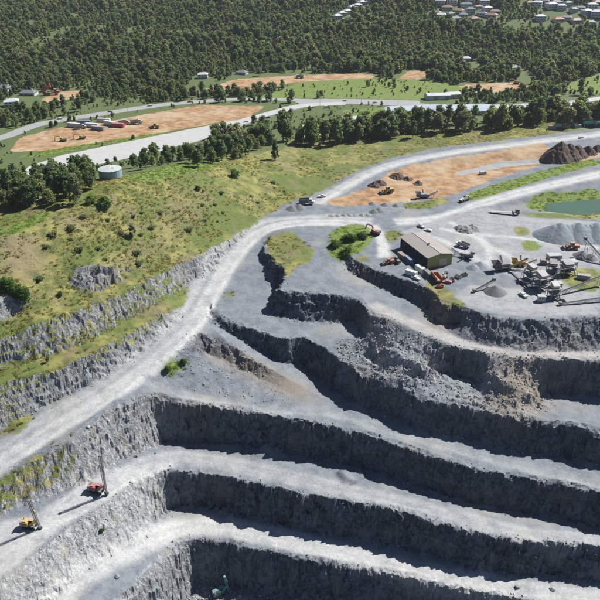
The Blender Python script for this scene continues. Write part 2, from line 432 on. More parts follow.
stroke('road', P4, 11, 0.55); tracks(P4, 4.5, 8, .1, 1.0, .7); stroke('road', P4, 1.2, 0.9, off=-2.2); stroke('road', P4, 1.2, 0.85, off=2.2)
zone('road', [(400, 232), (430, 222), (480, 206), (520, 216), (600, 222), (600, 300), (560, 300), (520, 280), (470, 262), (455, 250)], 0.4)
for pp in ([(420, 232), (450, 244), (480, 262)], [(450, 222), (480, 240), (520, 262)], [(440, 228), (470, 234), (520, 238), (600, 248)], [(478, 235), (490, 252), (486, 268)], [(455, 296), (500, 306), (560, 312), (600, 306)]): stroke('road', pp, 4, 0.85)
zone('road', [(450, 298), (470, 285), (540, 290), (600, 300), (600, 314), (540, 317), (500, 314), (470, 306)], 0.45)
zone('road', [(-20, 598), (16, 566), (45, 543), (70, 523), (108, 500), (135, 482), (150, 464), (110, 467), (85, 480), (40, 512), (0, 522), (-40, 552)], 0.7)
tracks(P3[:6], 5, 8, .4, 1.0)
# public roads beyond the quarry
zone('concrete', [(0, 180), (30, 166), (62, 155), (120, 143), (180, 131), (236, 120), (236, 132), (170, 148), (100, 164)])
stroke('concrete', [(225, 126), (262, 116), (300, 106), (345, 103)], 13, 0.9)
stroke('asphalt', [(-60, 150), (0, 138), (40, 124), (100, 114), (170, 104), (240, 99), (300, 100), (420, 105), (500, 106), (600, 100), (700, 96)], 13)
stroke('asphalt', [(385, 106), (440, 108), (500, 106), (620, 100)], 16, 1.0, off=10)
stroke('asphalt', [(300, 104), (330, 101), (420, 103)], 22)
zone('concrete', [(470, 110), (500, 104), (560, 104), (600, 96), (640, 94), (640, 100), (600, 103), (560, 110)], 0.8)
for pp in ([(436, 16), (455, 16), (475, 16), (495, 14)], [(440, 9), (465, 9), (490, 7)], [(528, 8), (550, 6), (575, 9), (600, 12)], [(545, 14), (570, 16), (600, 22)], [(335, 22), (350, 15), (370, 6)]): stroke('asphalt', pp, 7)
zone('asphalt', [(455, 172), (500, 161), (540, 158), (545, 162), (500, 168), (460, 176)], 0.9)
ZF['wood'][:] = 1.0; ZN['wood'][RN.Y > 640] = 1.0
RIM = [(-90, 245, 28), (0, 225, 29), (60, 205, 29.5), (105, 183, 30), (150, 172, 27), (190, 164, 21), (240, 157, 12), (300, 149, 5), (370, 138, 4), (440, 131, 6), (520, 125, 8), (600, 119, 9), (720, 110, 9)]
put('wood', [unproj(*p) for p in RIM] + [(430, 780), (-430, 780)])
zone('wood', [(-80, 215), (0, 200), (60, 187), (105, 180), (130, 160), (200, 150), (235, 150), (300, 140), (600, 120), (700, 118), (700, 108), (600, 110), (300, 118), (100, 150), (-80, 190)])
zone('weathered', [(-80, 520), (0, 477), (77, 437), (104, 416), (145, 375), (175, 345), (200, 318), (212, 275), (240, 240), (300, 215), (300, 190), (150, 200), (0, 230), (-80, 260)], 0.55)  # sunlit walls: paler rock, part weathering, part sunlight put into the colour
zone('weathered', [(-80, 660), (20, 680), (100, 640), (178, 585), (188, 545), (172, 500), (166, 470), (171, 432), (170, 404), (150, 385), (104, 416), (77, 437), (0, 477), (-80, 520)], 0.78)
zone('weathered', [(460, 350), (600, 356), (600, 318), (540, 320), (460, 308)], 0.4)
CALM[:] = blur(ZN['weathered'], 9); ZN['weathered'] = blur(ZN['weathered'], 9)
for P in ([(-80, 480), (0, 430), (50, 404), (100, 379), (140, 353), (173, 327), (193, 303), (180, 292), (140, 325), (83, 356), (0, 385), (-80, 425)], [(-80, 412), (0, 369), (43, 360), (90, 341), (133, 318), (160, 303), (195, 280), (215, 247), (175, 266), (117, 295), (40, 323), (-80, 372)]):
    m_ = RN.fill([at(*p) for p in P]); ZN['grass'][m_] = np.maximum(ZN['grass'][m_], 0.36)
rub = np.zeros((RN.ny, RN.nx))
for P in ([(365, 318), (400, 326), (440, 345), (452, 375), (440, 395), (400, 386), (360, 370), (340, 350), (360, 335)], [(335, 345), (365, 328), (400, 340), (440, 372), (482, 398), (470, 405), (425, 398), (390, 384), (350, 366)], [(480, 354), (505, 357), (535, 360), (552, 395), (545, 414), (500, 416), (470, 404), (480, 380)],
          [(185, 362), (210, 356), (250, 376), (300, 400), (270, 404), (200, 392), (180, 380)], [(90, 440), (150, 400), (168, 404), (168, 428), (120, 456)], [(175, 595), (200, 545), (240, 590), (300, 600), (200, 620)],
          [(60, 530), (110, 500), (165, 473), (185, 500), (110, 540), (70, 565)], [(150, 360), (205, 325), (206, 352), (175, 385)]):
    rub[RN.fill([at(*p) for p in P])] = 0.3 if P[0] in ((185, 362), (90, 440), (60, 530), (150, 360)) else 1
ZN['weathered'] = np.maximum(ZN['weathered'], 0.75 * blur(rub, 3) * (rub > 0.5))  # dusty broken rubble takes the same sun-brightened rock colour
ROUGH['dirt'] = (blur(ZN['dirt'], 3), 0.7, 7.0)
ROUGH['rubble'] = (blur(rub, 3), 1.25, 5.0)
CALM[:] = np.maximum(CALM, blur(rub, 3) * 0.9)
ROUGH['grass'] = (blur(np.maximum(ZN['grass'], ZN['lush']), 3), 0.8, 6.0)
for nm in ZN:
    ZN[nm] = blur(ZN[nm], 1 if nm in ('road', 'asphalt', 'concrete') else 5)
    ZF[nm] = blur(ZF[nm], 1)

def zval(nm, x, y):
    k = sstep(690, 740, y)
    return RN.sample(ZN[nm], x, y) * (1 - k) + RF.sample(ZF[nm], x, y) * k

# ------------------------------------------------------------------ materials
def newmat(name):
    m = bpy.data.materials.new(name); m.use_nodes = True
    nt = m.node_tree; b = nt.nodes["Principled BSDF"]
    b.inputs["Roughness"].default_value = 0.9
    b.inputs["Specular IOR Level"].default_value = 0.2
    return m, nt, b
def nnode(nt, t, **kw):
    n = nt.nodes.new(t)
    for k, v in kw.items(): setattr(n, k, v)
    return n
def noise(nt, vec, scale, detail=4, rough=0.6):
    n = nt.nodes.new("ShaderNodeTexNoise"); n.inputs["Scale"].default_value = scale
    n.inputs["Detail"].default_value = detail; n.inputs["Roughness"].default_value = rough
    if vec is not None: nt.links.new(vec, n.inputs["Vector"])
    return n.outputs["Fac"]
def mixc(nt, fac, a, b):
    n = nt.nodes.new("ShaderNodeMix"); n.data_type = 'RGBA'
    for s, v in ((n.inputs[0], fac), (n.inputs[6], a), (n.inputs[7], b)):
        if isinstance(v, (int, float)): s.default_value = v
        elif isinstance(v, tuple): s.default_value = (*v, 1)
        else: nt.links.new(v, s)
    return n.outputs[2]
def mth(nt, op, a, b=None, c=None, clamp=False):
    n = nt.nodes.new("ShaderNodeMath"); n.operation = op; n.use_clamp = clamp
    for i, v in enumerate((a, b, c)):
        if v is None: continue
        if isinstance(v, (int, float)): n.inputs[i].default_value = v
        else: nt.links.new(v, n.inputs[i])
    return n.outputs[0]
def mrange(nt, v, a, b, c=0.0, d=1.0):
    n = nt.nodes.new("ShaderNodeMapRange"); n.interpolation_type = 'SMOOTHSTEP'
    nt.links.new(v, n.inputs[0])
    for i, q in enumerate((a, b, c, d)): n.inputs[i + 1].default_value = q
    return n.outputs[0]
def vmul(nt, v, s):
    n = nt.nodes.new("ShaderNodeVectorMath"); n.operation = 'MULTIPLY'
    nt.links.new(v, n.inputs[0]); n.inputs[1].default_value = s
    return n.outputs[0]

def ground_material():
    m, nt, b = newmat("quarry_ground")
    L = nt.links.new
    geo = nnode(nt, "ShaderNodeNewGeometry")
    pos = geo.outputs["Position"]
    def attr(n):
        a = nnode(nt, "ShaderNodeAttribute", attribute_name=n)
        s = nnode(nt, "ShaderNodeSeparateColor"); L(a.outputs["Color"], s.inputs[0])
        return s.outputs[0], s.outputs[1], s.outputs[2], a.outputs["Alpha"]
    grass, lush, dirt, road = attr("zone_a")
    asph, conc, wood, brown = attr("zone_b")
    sepn = nnode(nt, "ShaderNodeSeparateXYZ"); L(geo.outputs["Normal"], sepn.inputs[0])
    n_big = noise(nt, pos, 0.035, 2); n_mid = noise(nt, pos, 0.16, 3, 0.65); n_fine = noise(nt, pos, 0.9, 3, 0.7)
    n_grit = noise(nt, pos, 2.2, 2, 0.8)
    rockv = vmul(nt, pos, (1.0, 1.0, 0.62))
    warp = nnode(nt, "ShaderNodeVectorMath"); warp.operation = 'ADD'
    nzc = nnode(nt, "ShaderNodeTexNoise"); nzc.inputs["Scale"].default_value = 0.5; nzc.inputs["Detail"].default_value = 2; L(pos, nzc.inputs["Vector"])
    L(rockv, warp.inputs[0]); L(vmul(nt, nzc.outputs["Color"], (1.6, 1.6, 1.6)), warp.inputs[1])
    vor = nnode(nt, "ShaderNodeTexVoronoi"); vor.inputs["Scale"].default_value = 0.95; L(warp.outputs[0], vor.inputs["Vector"])
    sepc = nnode(nt, "ShaderNodeSeparateColor"); L(vor.outputs["Color"], sepc.inputs[0])
    n_cell = sepc.outputs[0]
    n_str = mth(nt, 'ADD', mth(nt, 'MULTIPLY', n_cell, 0.26), mth(nt, 'MULTIPLY', noise(nt, rockv, 0.8, 4, 0.8), 0.74))
    # broken rock: blue grey darkened for the shaded faces, rusty and pale joints
    rock = mixc(nt, mrange(nt, n_str, 0.3, 0.7), (0.017, 0.025, 0.038), (0.105, 0.122, 0.152))
    rock = mixc(nt, mth(nt, 'MULTIPLY', mrange(nt, n_mid, 0.56, 0.75), 0.5), rock, (0.15, 0.135, 0.105))
    rock = mixc(nt, mth(nt, 'MULTIPLY', mrange(nt, n_grit, 0.58, 0.72), 0.5), rock, (0.20, 0.20, 0.20))
    rock = mixc(nt, mth(nt, 'MULTIPLY', mrange(nt, n_mid, 0.47, 0.62), 0.45), rock, (0.15, 0.168, 0.195))
    rock = mixc(nt, mth(nt, 'MULTIPLY', mrange(nt, n_big, 0.55, 0.66), 0.4), rock, (0.14, 0.115, 0.085))
    # old, dusty upper and western walls, with their sunlit brightness in the colour
    lit_wrock = mixc(nt, mrange(nt, n_str, 0.3, 0.7), (0.22, 0.222, 0.222), (0.42, 0.422, 0.42))
    lit_wrock = mixc(nt, mth(nt, 'MULTIPLY', mrange(nt, n_mid, 0.54, 0.72), 0.6), lit_wrock, (0.38, 0.31, 0.21))
    lit_wrock = mixc(nt, mth(nt, 'MULTIPLY', mrange(nt, n_fine, 0.58, 0.72), 0.35), lit_wrock, (0.60, 0.59, 0.56))
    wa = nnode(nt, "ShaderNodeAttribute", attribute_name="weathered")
    rock = mixc(nt, wa.outputs["Fac"], rock, lit_wrock)
    # crushed stone on the floors
    grav = mixc(nt, mrange(nt, n_mid, 0.3, 0.7), (0.108, 0.125, 0.145), (0.170, 0.188, 0.208))
    grav = mixc(nt, mth(nt, 'MULTIPLY', mrange(nt, n_fine, 0.5, 0.72), 0.5), grav, (0.235, 0.25, 0.265))
    grav = mixc(nt, mth(nt, 'MULTIPLY', mrange(nt, n_big, 0.5, 0.7), 0.35), grav, (0.30, 0.275, 0.23))
    grav = mixc(nt, mth(nt, 'MULTIPLY', mrange(nt, n_grit, 0.5, 0.72), 0.45), grav, (0.10, 0.105, 0.11))
    base = mixc(nt, mrange(nt, sepn.outputs[2], 0.72, 0.93), rock, grav)
    def edge(mask, lo=0.36, hi=0.6, k=0.45):
        nz = mth(nt, 'MULTIPLY', mth(nt, 'SUBTRACT', n_mid, 0.5), k * 2)
        nf = mth(nt, 'MULTIPLY', mth(nt, 'SUBTRACT', n_fine, 0.5), k * 1.2)
        return mrange(nt, mth(nt, 'ADD', mth(nt, 'ADD', mask, nz), nf), lo, hi)
    roadc = mixc(nt, mrange(nt, n_fine, 0.3, 0.7), (0.36, 0.358, 0.35), (0.49, 0.485, 0.47))
    roadc = mixc(nt, mth(nt, 'MULTIPLY', mrange(nt, n_grit, 0.5, 0.7), 0.4), roadc, (0.24, 0.25, 0.26))
    base = mixc(nt, mth(nt, 'MULTIPLY', mth(nt, 'POWER', road, 1.2), mrange(nt, n_mid, 0.2, 0.6, 0.55, 1.0)), base, roadc)
    brn = mixc(nt, n_fine, (0.17, 0.125, 0.085), (0.30, 0.235, 0.17))
    base = mixc(nt, mth(nt, 'MULTIPLY', brown, 0.9), base, brn)
    dirtc = mixc(nt, mrange(nt, n_mid, 0.3, 0.7), (0.19, 0.105, 0.052), (0.35, 0.23, 0.125))
    dirtc = mixc(nt, mth(nt, 'MULTIPLY', mrange(nt, n_big, 0.45, 0.65), 0.5), dirtc, (0.40, 0.33, 0.23))
    base = mixc(nt, edge(dirt), base, dirtc)
    woodc = mixc(nt, n_fine, (0.05, 0.075, 0.028), (0.11, 0.135, 0.05))
    base = mixc(nt, edge(wood), base, woodc)
    base = mixc(nt, edge(dirt, 0.5, 0.65, 0.3), base, dirtc)
    g1 = mixc(nt, mrange(nt, n_mid, 0.32, 0.68), (0.075, 0.095, 0.028), (0.225, 0.21, 0.07))
    g1 = mixc(nt, mth(nt, 'MULTIPLY', mrange(nt, n_big, 0.44, 0.56), 0.85), g1, (0.085, 0.115, 0.03))
    n_pat = noise(nt, pos, 0.06, 3, 0.6)
    g1 = mixc(nt, mth(nt, 'MULTIPLY', mrange(nt, n_pat, 0.54, 0.64), 0.55), g1, mixc(nt, n_fine, (0.11, 0.085, 0.05), (0.22, 0.175, 0.115)))
    g1 = mixc(nt, mth(nt, 'MULTIPLY', mrange(nt, n_fine, 0.55, 0.75), 0.55), g1, (0.25, 0.205, 0.10))
    steepg = mrange(nt, sepn.outputs[2], 0.46, 0.66)
    g1 = mixc(nt, mth(nt, 'MULTIPLY', brown, 0.85), g1, mixc(nt, n_fine, (0.17, 0.13, 0.08), (0.27, 0.21, 0.14)))
    base = mixc(nt, mth(nt, 'MULTIPLY', edge(grass), steepg), base, g1)
    g2 = mixc(nt, mrange(nt, n_fine, 0.3, 0.7), (0.075, 0.115, 0.025), (0.16, 0.20, 0.05))
    base = mixc(nt, mth(nt, 'MULTIPLY', edge(lush), steepg), base, g2)
    base = mixc(nt, edge(asph, 0.45, 0.55, 0.12), base, mixc(nt, n_fine, (0.20, 0.20, 0.20), (0.30, 0.30, 0.295)))
    base = mixc(nt, edge(conc, 0.45, 0.55, 0.12), base, mixc(nt, n_mid, (0.29, 0.29, 0.285), (0.39, 0.39, 0.38)))
    L(base, b.inputs["Base Color"])
    bh = mth(nt, 'ADD', mth(nt, 'MULTIPLY', n_fine, mrange(nt, sepn.outputs[2], 0.8, 0.97, 0.7, 0.22)), mth(nt, 'MULTIPLY', n_str, mrange(nt, sepn.outputs[2], 0.7, 0.95, 1.1, 0.0)))
    bp = nnode(nt, "ShaderNodeBump"); bp.inputs["Strength"].default_value = 0.75; bp.inputs["Distance"].default_value = 1.0
    L(mth(nt, 'MULTIPLY', bh, mth(nt, 'SUBTRACT', 1.0, mth(nt, 'MULTIPLY', road, 0.7))), bp.inputs["Height"])
    L(bp.outputs[0], b.inputs["Normal"])
    return m
GROUND = ground_material()

# ------------------------------------------------------------------ terrain mesh
def build_terrain():
    ys = [120.0]
    while ys[-1] < 9000:
        y = ys[-1]
        if y < 160: s = 1.2
        elif y < 420: s = 0.62
        elif y < 800: s = 0.62 + (y - 420) / 380 * 1.7
        else: s = 2.3 + (y - 800) * 0.035
        ys.append(y + s)
    ys = np.array(ys); nc = 780
    u = np.linspace(-1, 1, nc); u = 0.8 * u + 0.2 * u ** 3
    X = u[None, :] * (0.62 * ys[:, None] + 75); Y = np.repeat(ys[:, None], nc, 1)
    Z = height(X, Y)
    V = np.stack([X, Y, Z], -1).reshape(-1, 3)
    r, c = len(ys), nc
    i = (np.arange(r - 1)[:, None] * c + np.arange(c - 1)[None, :]).ravel()
    F = np.stack([i, i + 1, i + c + 1, i + c], 1)
    me = bpy.data.meshes.new("ground")
    me.vertices.add(len(V)); me.vertices.foreach_set("co", V.astype(np.float32).ravel())
    me.loops.add(F.size); me.loops.foreach_set("vertex_index", F.ravel().astype(np.int32))
    me.polygons.add(len(F)); me.polygons.foreach_set("loop_start", np.arange(0, F.size, 4, dtype=np.int32))
    me.polygons.foreach_set("loop_total", np.full(len(F), 4, np.int32))
    me.update(calc_edges=True)
    for an, names in (("zone_a", ('grass', 'lush', 'dirt', 'road')), ("zone_b", ('asphalt', 'concrete', 'wood', 'brown'))):
        A = me.attributes.new(an, 'FLOAT_COLOR', 'POINT')
        A.data.foreach_set("color", np.stack([zval(n, X.ravel(), Y.ravel()) for n in names], 1).astype(np.float32).ravel())
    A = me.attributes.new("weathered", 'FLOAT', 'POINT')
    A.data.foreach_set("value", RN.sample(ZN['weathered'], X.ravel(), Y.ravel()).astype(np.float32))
    me.materials.append(GROUND)
    dzx = np.abs(np.diff(Z, axis=1))[:-1] / np.maximum(np.diff(X, axis=1)[:-1], .1); dzy = np.abs(np.diff(Z, axis=0))[:, :-1] / np.maximum(np.diff(Y, axis=0)[:, :-1], .1)
    me.polygons.foreach_set("use_smooth", (np.maximum(dzx, dzy) < 0.55).ravel())
    o = bpy.data.objects.new("ground", me); COL.objects.link(o)
    o["kind"] = "structure"; o["label"] = "stepped grey quarry benches, haul roads and grassy slopes"
    return o
ground = build_terrain()
# ------------------------------------------------------------------ generic builders
class MB:
    """collects shapes; build() links them as one mesh object"""
    def __init__(s): s.v = []; s.f = []
    def add(s, V, F):
        n = len(s.v); s.v += [tuple(p) for p in V]; s.f += [tuple(i + n for i in f) for f in F]
        return s
    def box(s, c, d, rz=0.0, M=None):
        x, y, z = d[0] / 2, d[1] / 2, d[2] / 2
        V = [Vector((a, b, e)) for e in (-z, z) for a, b in ((-x, -y), (x, -y), (x, y), (-x, y))]
        R = M if M is not None else Matrix.Rotation(rz, 3, 'Z')
        return s.add([R @ p + Vector(c) for p in V], [(3, 2, 1, 0), (4, 5, 6, 7), (0, 1, 5, 4), (1, 2, 6, 5), (2, 3, 7, 6), (3, 0, 4, 7)])
    def beam(s, a, b, w, h=None, up=(0, 0, 1)):
        a = Vector(a); b = Vector(b); h = h or w
        d = (b - a); L = d.length; d.normalize()
        sd = d.cross(Vector(up))
        if sd.length < 1e-4: sd = d.cross(Vector((0, 1, 0)))
        sd.normalize(); u = sd.cross(d)
        V = [p + sd * i * w / 2 + u * j * h / 2 for p in (a, b) for i, j in ((-1, -1), (1, -1), (1, 1), (-1, 1))]
        return s.add(V, [(0, 1, 2, 3), (7, 6, 5, 4), (4, 5, 1, 0), (5, 6, 2, 1), (6, 7, 3, 2), (7, 4, 0, 3)])
    def tube(s, a, b, r0, r1=None, n=8):
        a = Vector(a); b = Vector(b); r1 = r0 if r1 is None else r1
        d = (b - a).normalized(); sd = d.orthogonal().normalized(); u = d.cross(sd)
        V = []
        for p, r in ((a, r0), (b, r1)):
            for k in range(n):
                t = 2 * math.pi * k / n
                V.append(p + sd * r * math.cos(t) + u * r * math.sin(t))
        F = [(k, (k + 1) % n, n + (k + 1) % n, n + k) for k in range(n)] + [tuple(range(n))[::-1], tuple(range(n, 2 * n))]
        return s.add(V, F)
    def prism(s, poly, y0, y1):
        """polygon in x,z extruded along y"""
        n = len(poly)
        V = [(p[0], y0, p[1]) for p in poly] + [(p[0], y1, p[1]) for p in poly]
        return s.add(V, [tuple(range(n)), tuple(range(n, 2 * n))[::-1]] + [(k, n + k, n + (k + 1) % n, (k + 1) % n) for k in range(n)])
    def mesh(s, name, mat):
        me = bpy.data.meshes.new(name); me.from_pydata(s.v, [], s.f); me.update(); me.shade_flat()
        if mat: me.materials.append(mat)
        return me
    def build(s, name, mat, parent=None):
        o = bpy.data.objects.new(name, s.mesh(name, mat)); COL.objects.link(o)
        if parent: o.parent = parent
        return o

def thing(name, label, cat, loc=(0, 0, 0), rz=0.0, group=None):
    o = bpy.data.objects.new(name, None); COL.objects.link(o)
    o.empty_display_size = 0.5; o.location = loc; o.rotation_euler = (0, 0, rz)
    tag(o, label, cat, group)
    return o
def tag(o, label, cat, group=None):
    o["label"] = label; o["category"] = cat
    if group: o["group"] = group
    return o
KIDS = {}
def kids(o): return list(o.children)
def copy_tree(o, loc, rz, label=None, group=None, scale=None):
    r = o.copy(); COL.objects.link(r); r.location = loc; r.rotation_euler = (0, 0, rz)
    if scale: r.scale = scale if isinstance(scale, tuple) else (scale,) * 3
    if label: r["label"] = label
    if group: r["group"] = group
    for ch in KIDS.setdefault(o.name, kids(o)):
        c = ch.copy(); COL.objects.link(c); c.parent = r
        for g in KIDS.setdefault(ch.name, kids(ch)):
            d = g.copy(); COL.objects.link(d); d.parent = c
    return r
def hz(x, y): return float(height(np.array([x]), np.array([y]))[0])
def under(px, py):
    """ground point below a pixel, also where something nearer hides it"""
    z = 0.0
    for _ in range(25):
        x, y = unproj(px, py, z); z = 0.5 * z + 0.5 * float(height(np.array([x]), np.array([y]), False)[0])
    return x, y

# ------------------------------------------------------------------ plants
def leaf_material(name, cols, var=0.35):
    m, nt, b = newmat(name)
    info = nnode(nt, "ShaderNodeObjectInfo")
    r = nnode(nt, "ShaderNodeValToRGB"); r.color_ramp.interpolation = 'LINEAR'
    el = r.color_ramp.elements
    el[0].position = 0; el[0].color = (*cols[0], 1); el[1].position = 1; el[1].color = (*cols[-1], 1)
    for i, c in enumerate(cols[1:-1]):
        e = el.new((i + 1) / (len(cols) - 1)); e.color = (*c, 1)
    nt.links.new(info.outputs["Random"], r.inputs[0])
    geo = nnode(nt, "ShaderNodeNewGeometry")
    v = mrange(nt, geo.outputs["Random Per Island"], 0, 1, 1 - var, 1 + var)
    mul = nnode(nt, "ShaderNodeVectorMath"); mul.operation = 'SCALE'
    nt.links.new(r.outputs[0], mul.inputs[0]); nt.links.new(v, mul.inputs["Scale"])
    nt.links.new(mul.outputs[0], b.inputs["Base Color"])
    b.inputs["Roughness"].default_value = 0.65
    b.inputs["Specular IOR Level"].default_value = 0.15
    tr = nnode(nt, "ShaderNodeBsdfTranslucent"); nt.links.new(vmul(nt, mul.outputs[0], (1.75, 1.7, 1.25)), tr.inputs[0])
    mx = nnode(nt, "ShaderNodeMixShader"); mx.inputs[0].default_value = 0.58
    out = nt.nodes["Material Output"]
    nt.links.new(b.outputs[0], mx.inputs[1]); nt.links.new(tr.outputs[0], mx.inputs[2]); nt.links.new(mx.outputs[0], out.inputs[0])
    return m
def plain(name, col, rough=0.6, metal=0.0, grime=0.25, scale=1.2):
    m, nt, b = newmat(name)
    tc = nnode(nt, "ShaderNodeTexCoord")
    n = noise(nt, tc.outputs["Object"], scale, 4, 0.65)
    d = tuple(c * (1 - grime) * 0.9 + 0.09 * grime for c in col)
    c = mixc(nt, mrange(nt, n, 0.4, 0.75), tuple(col), d)
    if grime > 0.3:      # pale stone dust settled on the flat tops
        g = nnode(nt, "ShaderNodeNewGeometry"); sp = nnode(nt, "ShaderNodeSeparateXYZ"); nt.links.new(g.outputs["Normal"], sp.inputs[0])
        f = mth(nt, 'MULTIPLY', mrange(nt, sp.outputs[2], 0.1, 0.9, 0.22, 0.6), mrange(nt, n, 0.25, 0.7, 0.6, 1.15))
        c = mixc(nt, f, c, (0.27, 0.265, 0.25))
    nt.links.new(c, b.inputs["Base Color"])
    b.inputs["Roughness"].default_value = rough; b.inputs["Metallic"].default_value = metal
    b.inputs["Specular IOR Level"].default_value = 0.35
    return m
LEAF = leaf_material("gum_leaves", [(0.088, 0.128, 0.060), (0.130, 0.172, 0.075), (0.105, 0.155, 0.080), (0.160, 0.198, 0.080), (0.185, 0.190, 0.11), (0.120, 0.160, 0.095)])
LEAF_G = leaf_material("green_leaves", [(0.07, 0.13, 0.028), (0.095, 0.16, 0.032), (0.06, 0.115, 0.03)])
LEAF_D = leaf_material("pine_needles", [(0.035, 0.075, 0.036), (0.045, 0.09, 0.04)])
TUFT = leaf_material("grass_blades", [(0.13, 0.14, 0.045), (0.22, 0.20, 0.07), (0.10, 0.125, 0.035), (0.30, 0.26, 0.13), (0.17, 0.165, 0.055), (0.19, 0.145, 0.085)], 0.2)
TUFT_G = leaf_material("green_grass_blades", [(0.13, 0.19, 0.04), (0.17, 0.24, 0.05), (0.10, 0.15, 0.035)], 0.2)
BARK = plain("bark", (0.19, 0.165, 0.135), 0.9)

def card(mb, c, size, r, asp=1.0):
    q = Euler((r.gauss(0, 0.65), r.gauss(0, 0.65), r.uniform(0, 6.3))).to_matrix()
    a = size * r.uniform(0.7, 1.3); b = a * asp
    mb.add([Vector(c) + q @ Vector(p) for p in ((-a, -b * .5, 0), (0, -b, 0.2 * a), (a, -b * .2, 0), (a * .7, b * .8, 0.15 * a), (-a * .5, b, 0))], [(0, 1, 2, 3, 4)])

def crown_mesh(name, mat, h, w, base, nclump, ncard, size, shape, seed):
    r = random.Random(seed); mb = MB()
    cl = []
    for k in range(nclump):
        t = (k + r.random()) / nclump
        if shape == 'gum': rad = w / 2 * (0.55 + 0.45 * math.sin(math.pi * min(1, t * 1.15))) * r.uniform(0.25, 1.0)
        elif shape == 'cone': rad = w / 2 * (1.05 - t) * r.uniform(0.5, 1.0)
        else: rad = w / 2 * math.sqrt(max(0.05, 1 - (t - 0.25) ** 2 / 0.62)) * r.uniform(0.3, 1.0)
        an = r.uniform(0, 6.283)
        z = base + (h - base) * (0.08 + 0.86 * t)
        cl.append((rad * math.cos(an) * 0.86, rad * math.sin(an) * 0.86, z, (w * 0.19 if shape != 'cone' else w * 0.13) * r.uniform(0.7, 1.25)))
    for x, y, z, cr in cl:
        for k in range(ncard):
            d = Vector((r.gauss(0, 1), r.gauss(0, 1), r.gauss(0, 0.75))).normalized() * cr * r.uniform(0.45, 1.05)
            card(mb, (x + d.x, y + d.y, z + d.z), size, r, 0.7)
    return mb.mesh(name, mat), cl

def tree_proto(name, mat, h, w, base, nclump, ncard, size, shape, seed):
    me, cl = crown_mesh("crown", mat, h, w, base, nclump, ncard, size, shape, seed)
    r = random.Random(seed + 1); mb = MB()
    tr = 0.018 * h + 0.06
    lean = Vector((r.uniform(-.4, .4), r.uniform(-.4, .4), 0))
    p0 = Vector((0, 0, -0.5)); p1 = lean * 0.5 + Vector((0, 0, base)); p2 = lean + Vector((0, 0, h * 0.78))
    mb.tube(p0, p1, tr * 1.25, tr * 0.85, 7); mb.tube(p1, p2, tr * 0.85, tr * 0.2, 6)
    for x, y, z, cr in cl[::2]:
        s = p1.lerp(p2, max(0, min(0.85, (z - base) / (h - base) - 0.25)))
        mb.tube(s, (x, y, z), tr * 0.32, tr * 0.1, 4)
    return mb.mesh("trunk", BARK), me

PROTO = [tree_proto("gum_tree", LEAF, 17, 10.0, 2.6, 30, 42, 0.66, 'round', 21), tree_proto("gum_tree", LEAF, 14, 9.8, 1.8, 28, 42, 0.64, 'round', 22),
         tree_proto("gum_tree", LEAF, 19, 9.2, 3.4, 30, 42, 0.64, 'gum', 23), tree_proto("gum_tree", LEAF, 11, 8.6, 1.2, 26, 42, 0.6, 'round', 24),
         tree_proto("gum_tree", LEAF, 15.5, 11.5, 2.8, 30, 42, 0.68, 'round', 25)]
P_PINE = tree_proto("pine_tree", LEAF_D, 17, 8.5, 1.5, 40, 30, 0.5, 'cone', 31)
P_BUSH = tree_proto("leafy_shrub", LEAF_G, 5.5, 7.5, 0.3, 22, 40, 0.42, 'round', 41)
P_OLIVE = tree_proto("low_shrub", LEAF, 4.5, 7.0, 0.2, 18, 36, 0.42, 'round', 47)
P_SLIM = tree_proto("slim_tree", LEAF, 10, 4.6, 1.2, 18, 34, 0.42, 'round', 43)
CROWNS = []
def plant(name, proto, x, y, s, label, group, rz=None, cat="tree"):
    t = thing(name, label, cat, (x, y, hz(x, y) - 0.15), rng.uniform(0, 6.28) if rz is None else rz, group)
    t.scale = (s * rng.uniform(.9, 1.1), s * rng.uniform(.9, 1.1), s * rng.uniform(.9, 1.12))
    for nm, me in (("trunk", proto[0]), ("crown", proto[1])):
        o = bpy.data.objects.new(nm, me); COL.objects.link(o); o.parent = t
        if nm == "crown" and proto in PROTO and len(CROWNS) < 5 and all(c.data is not me for c in CROWNS): CROWNS.append(o)
    return t

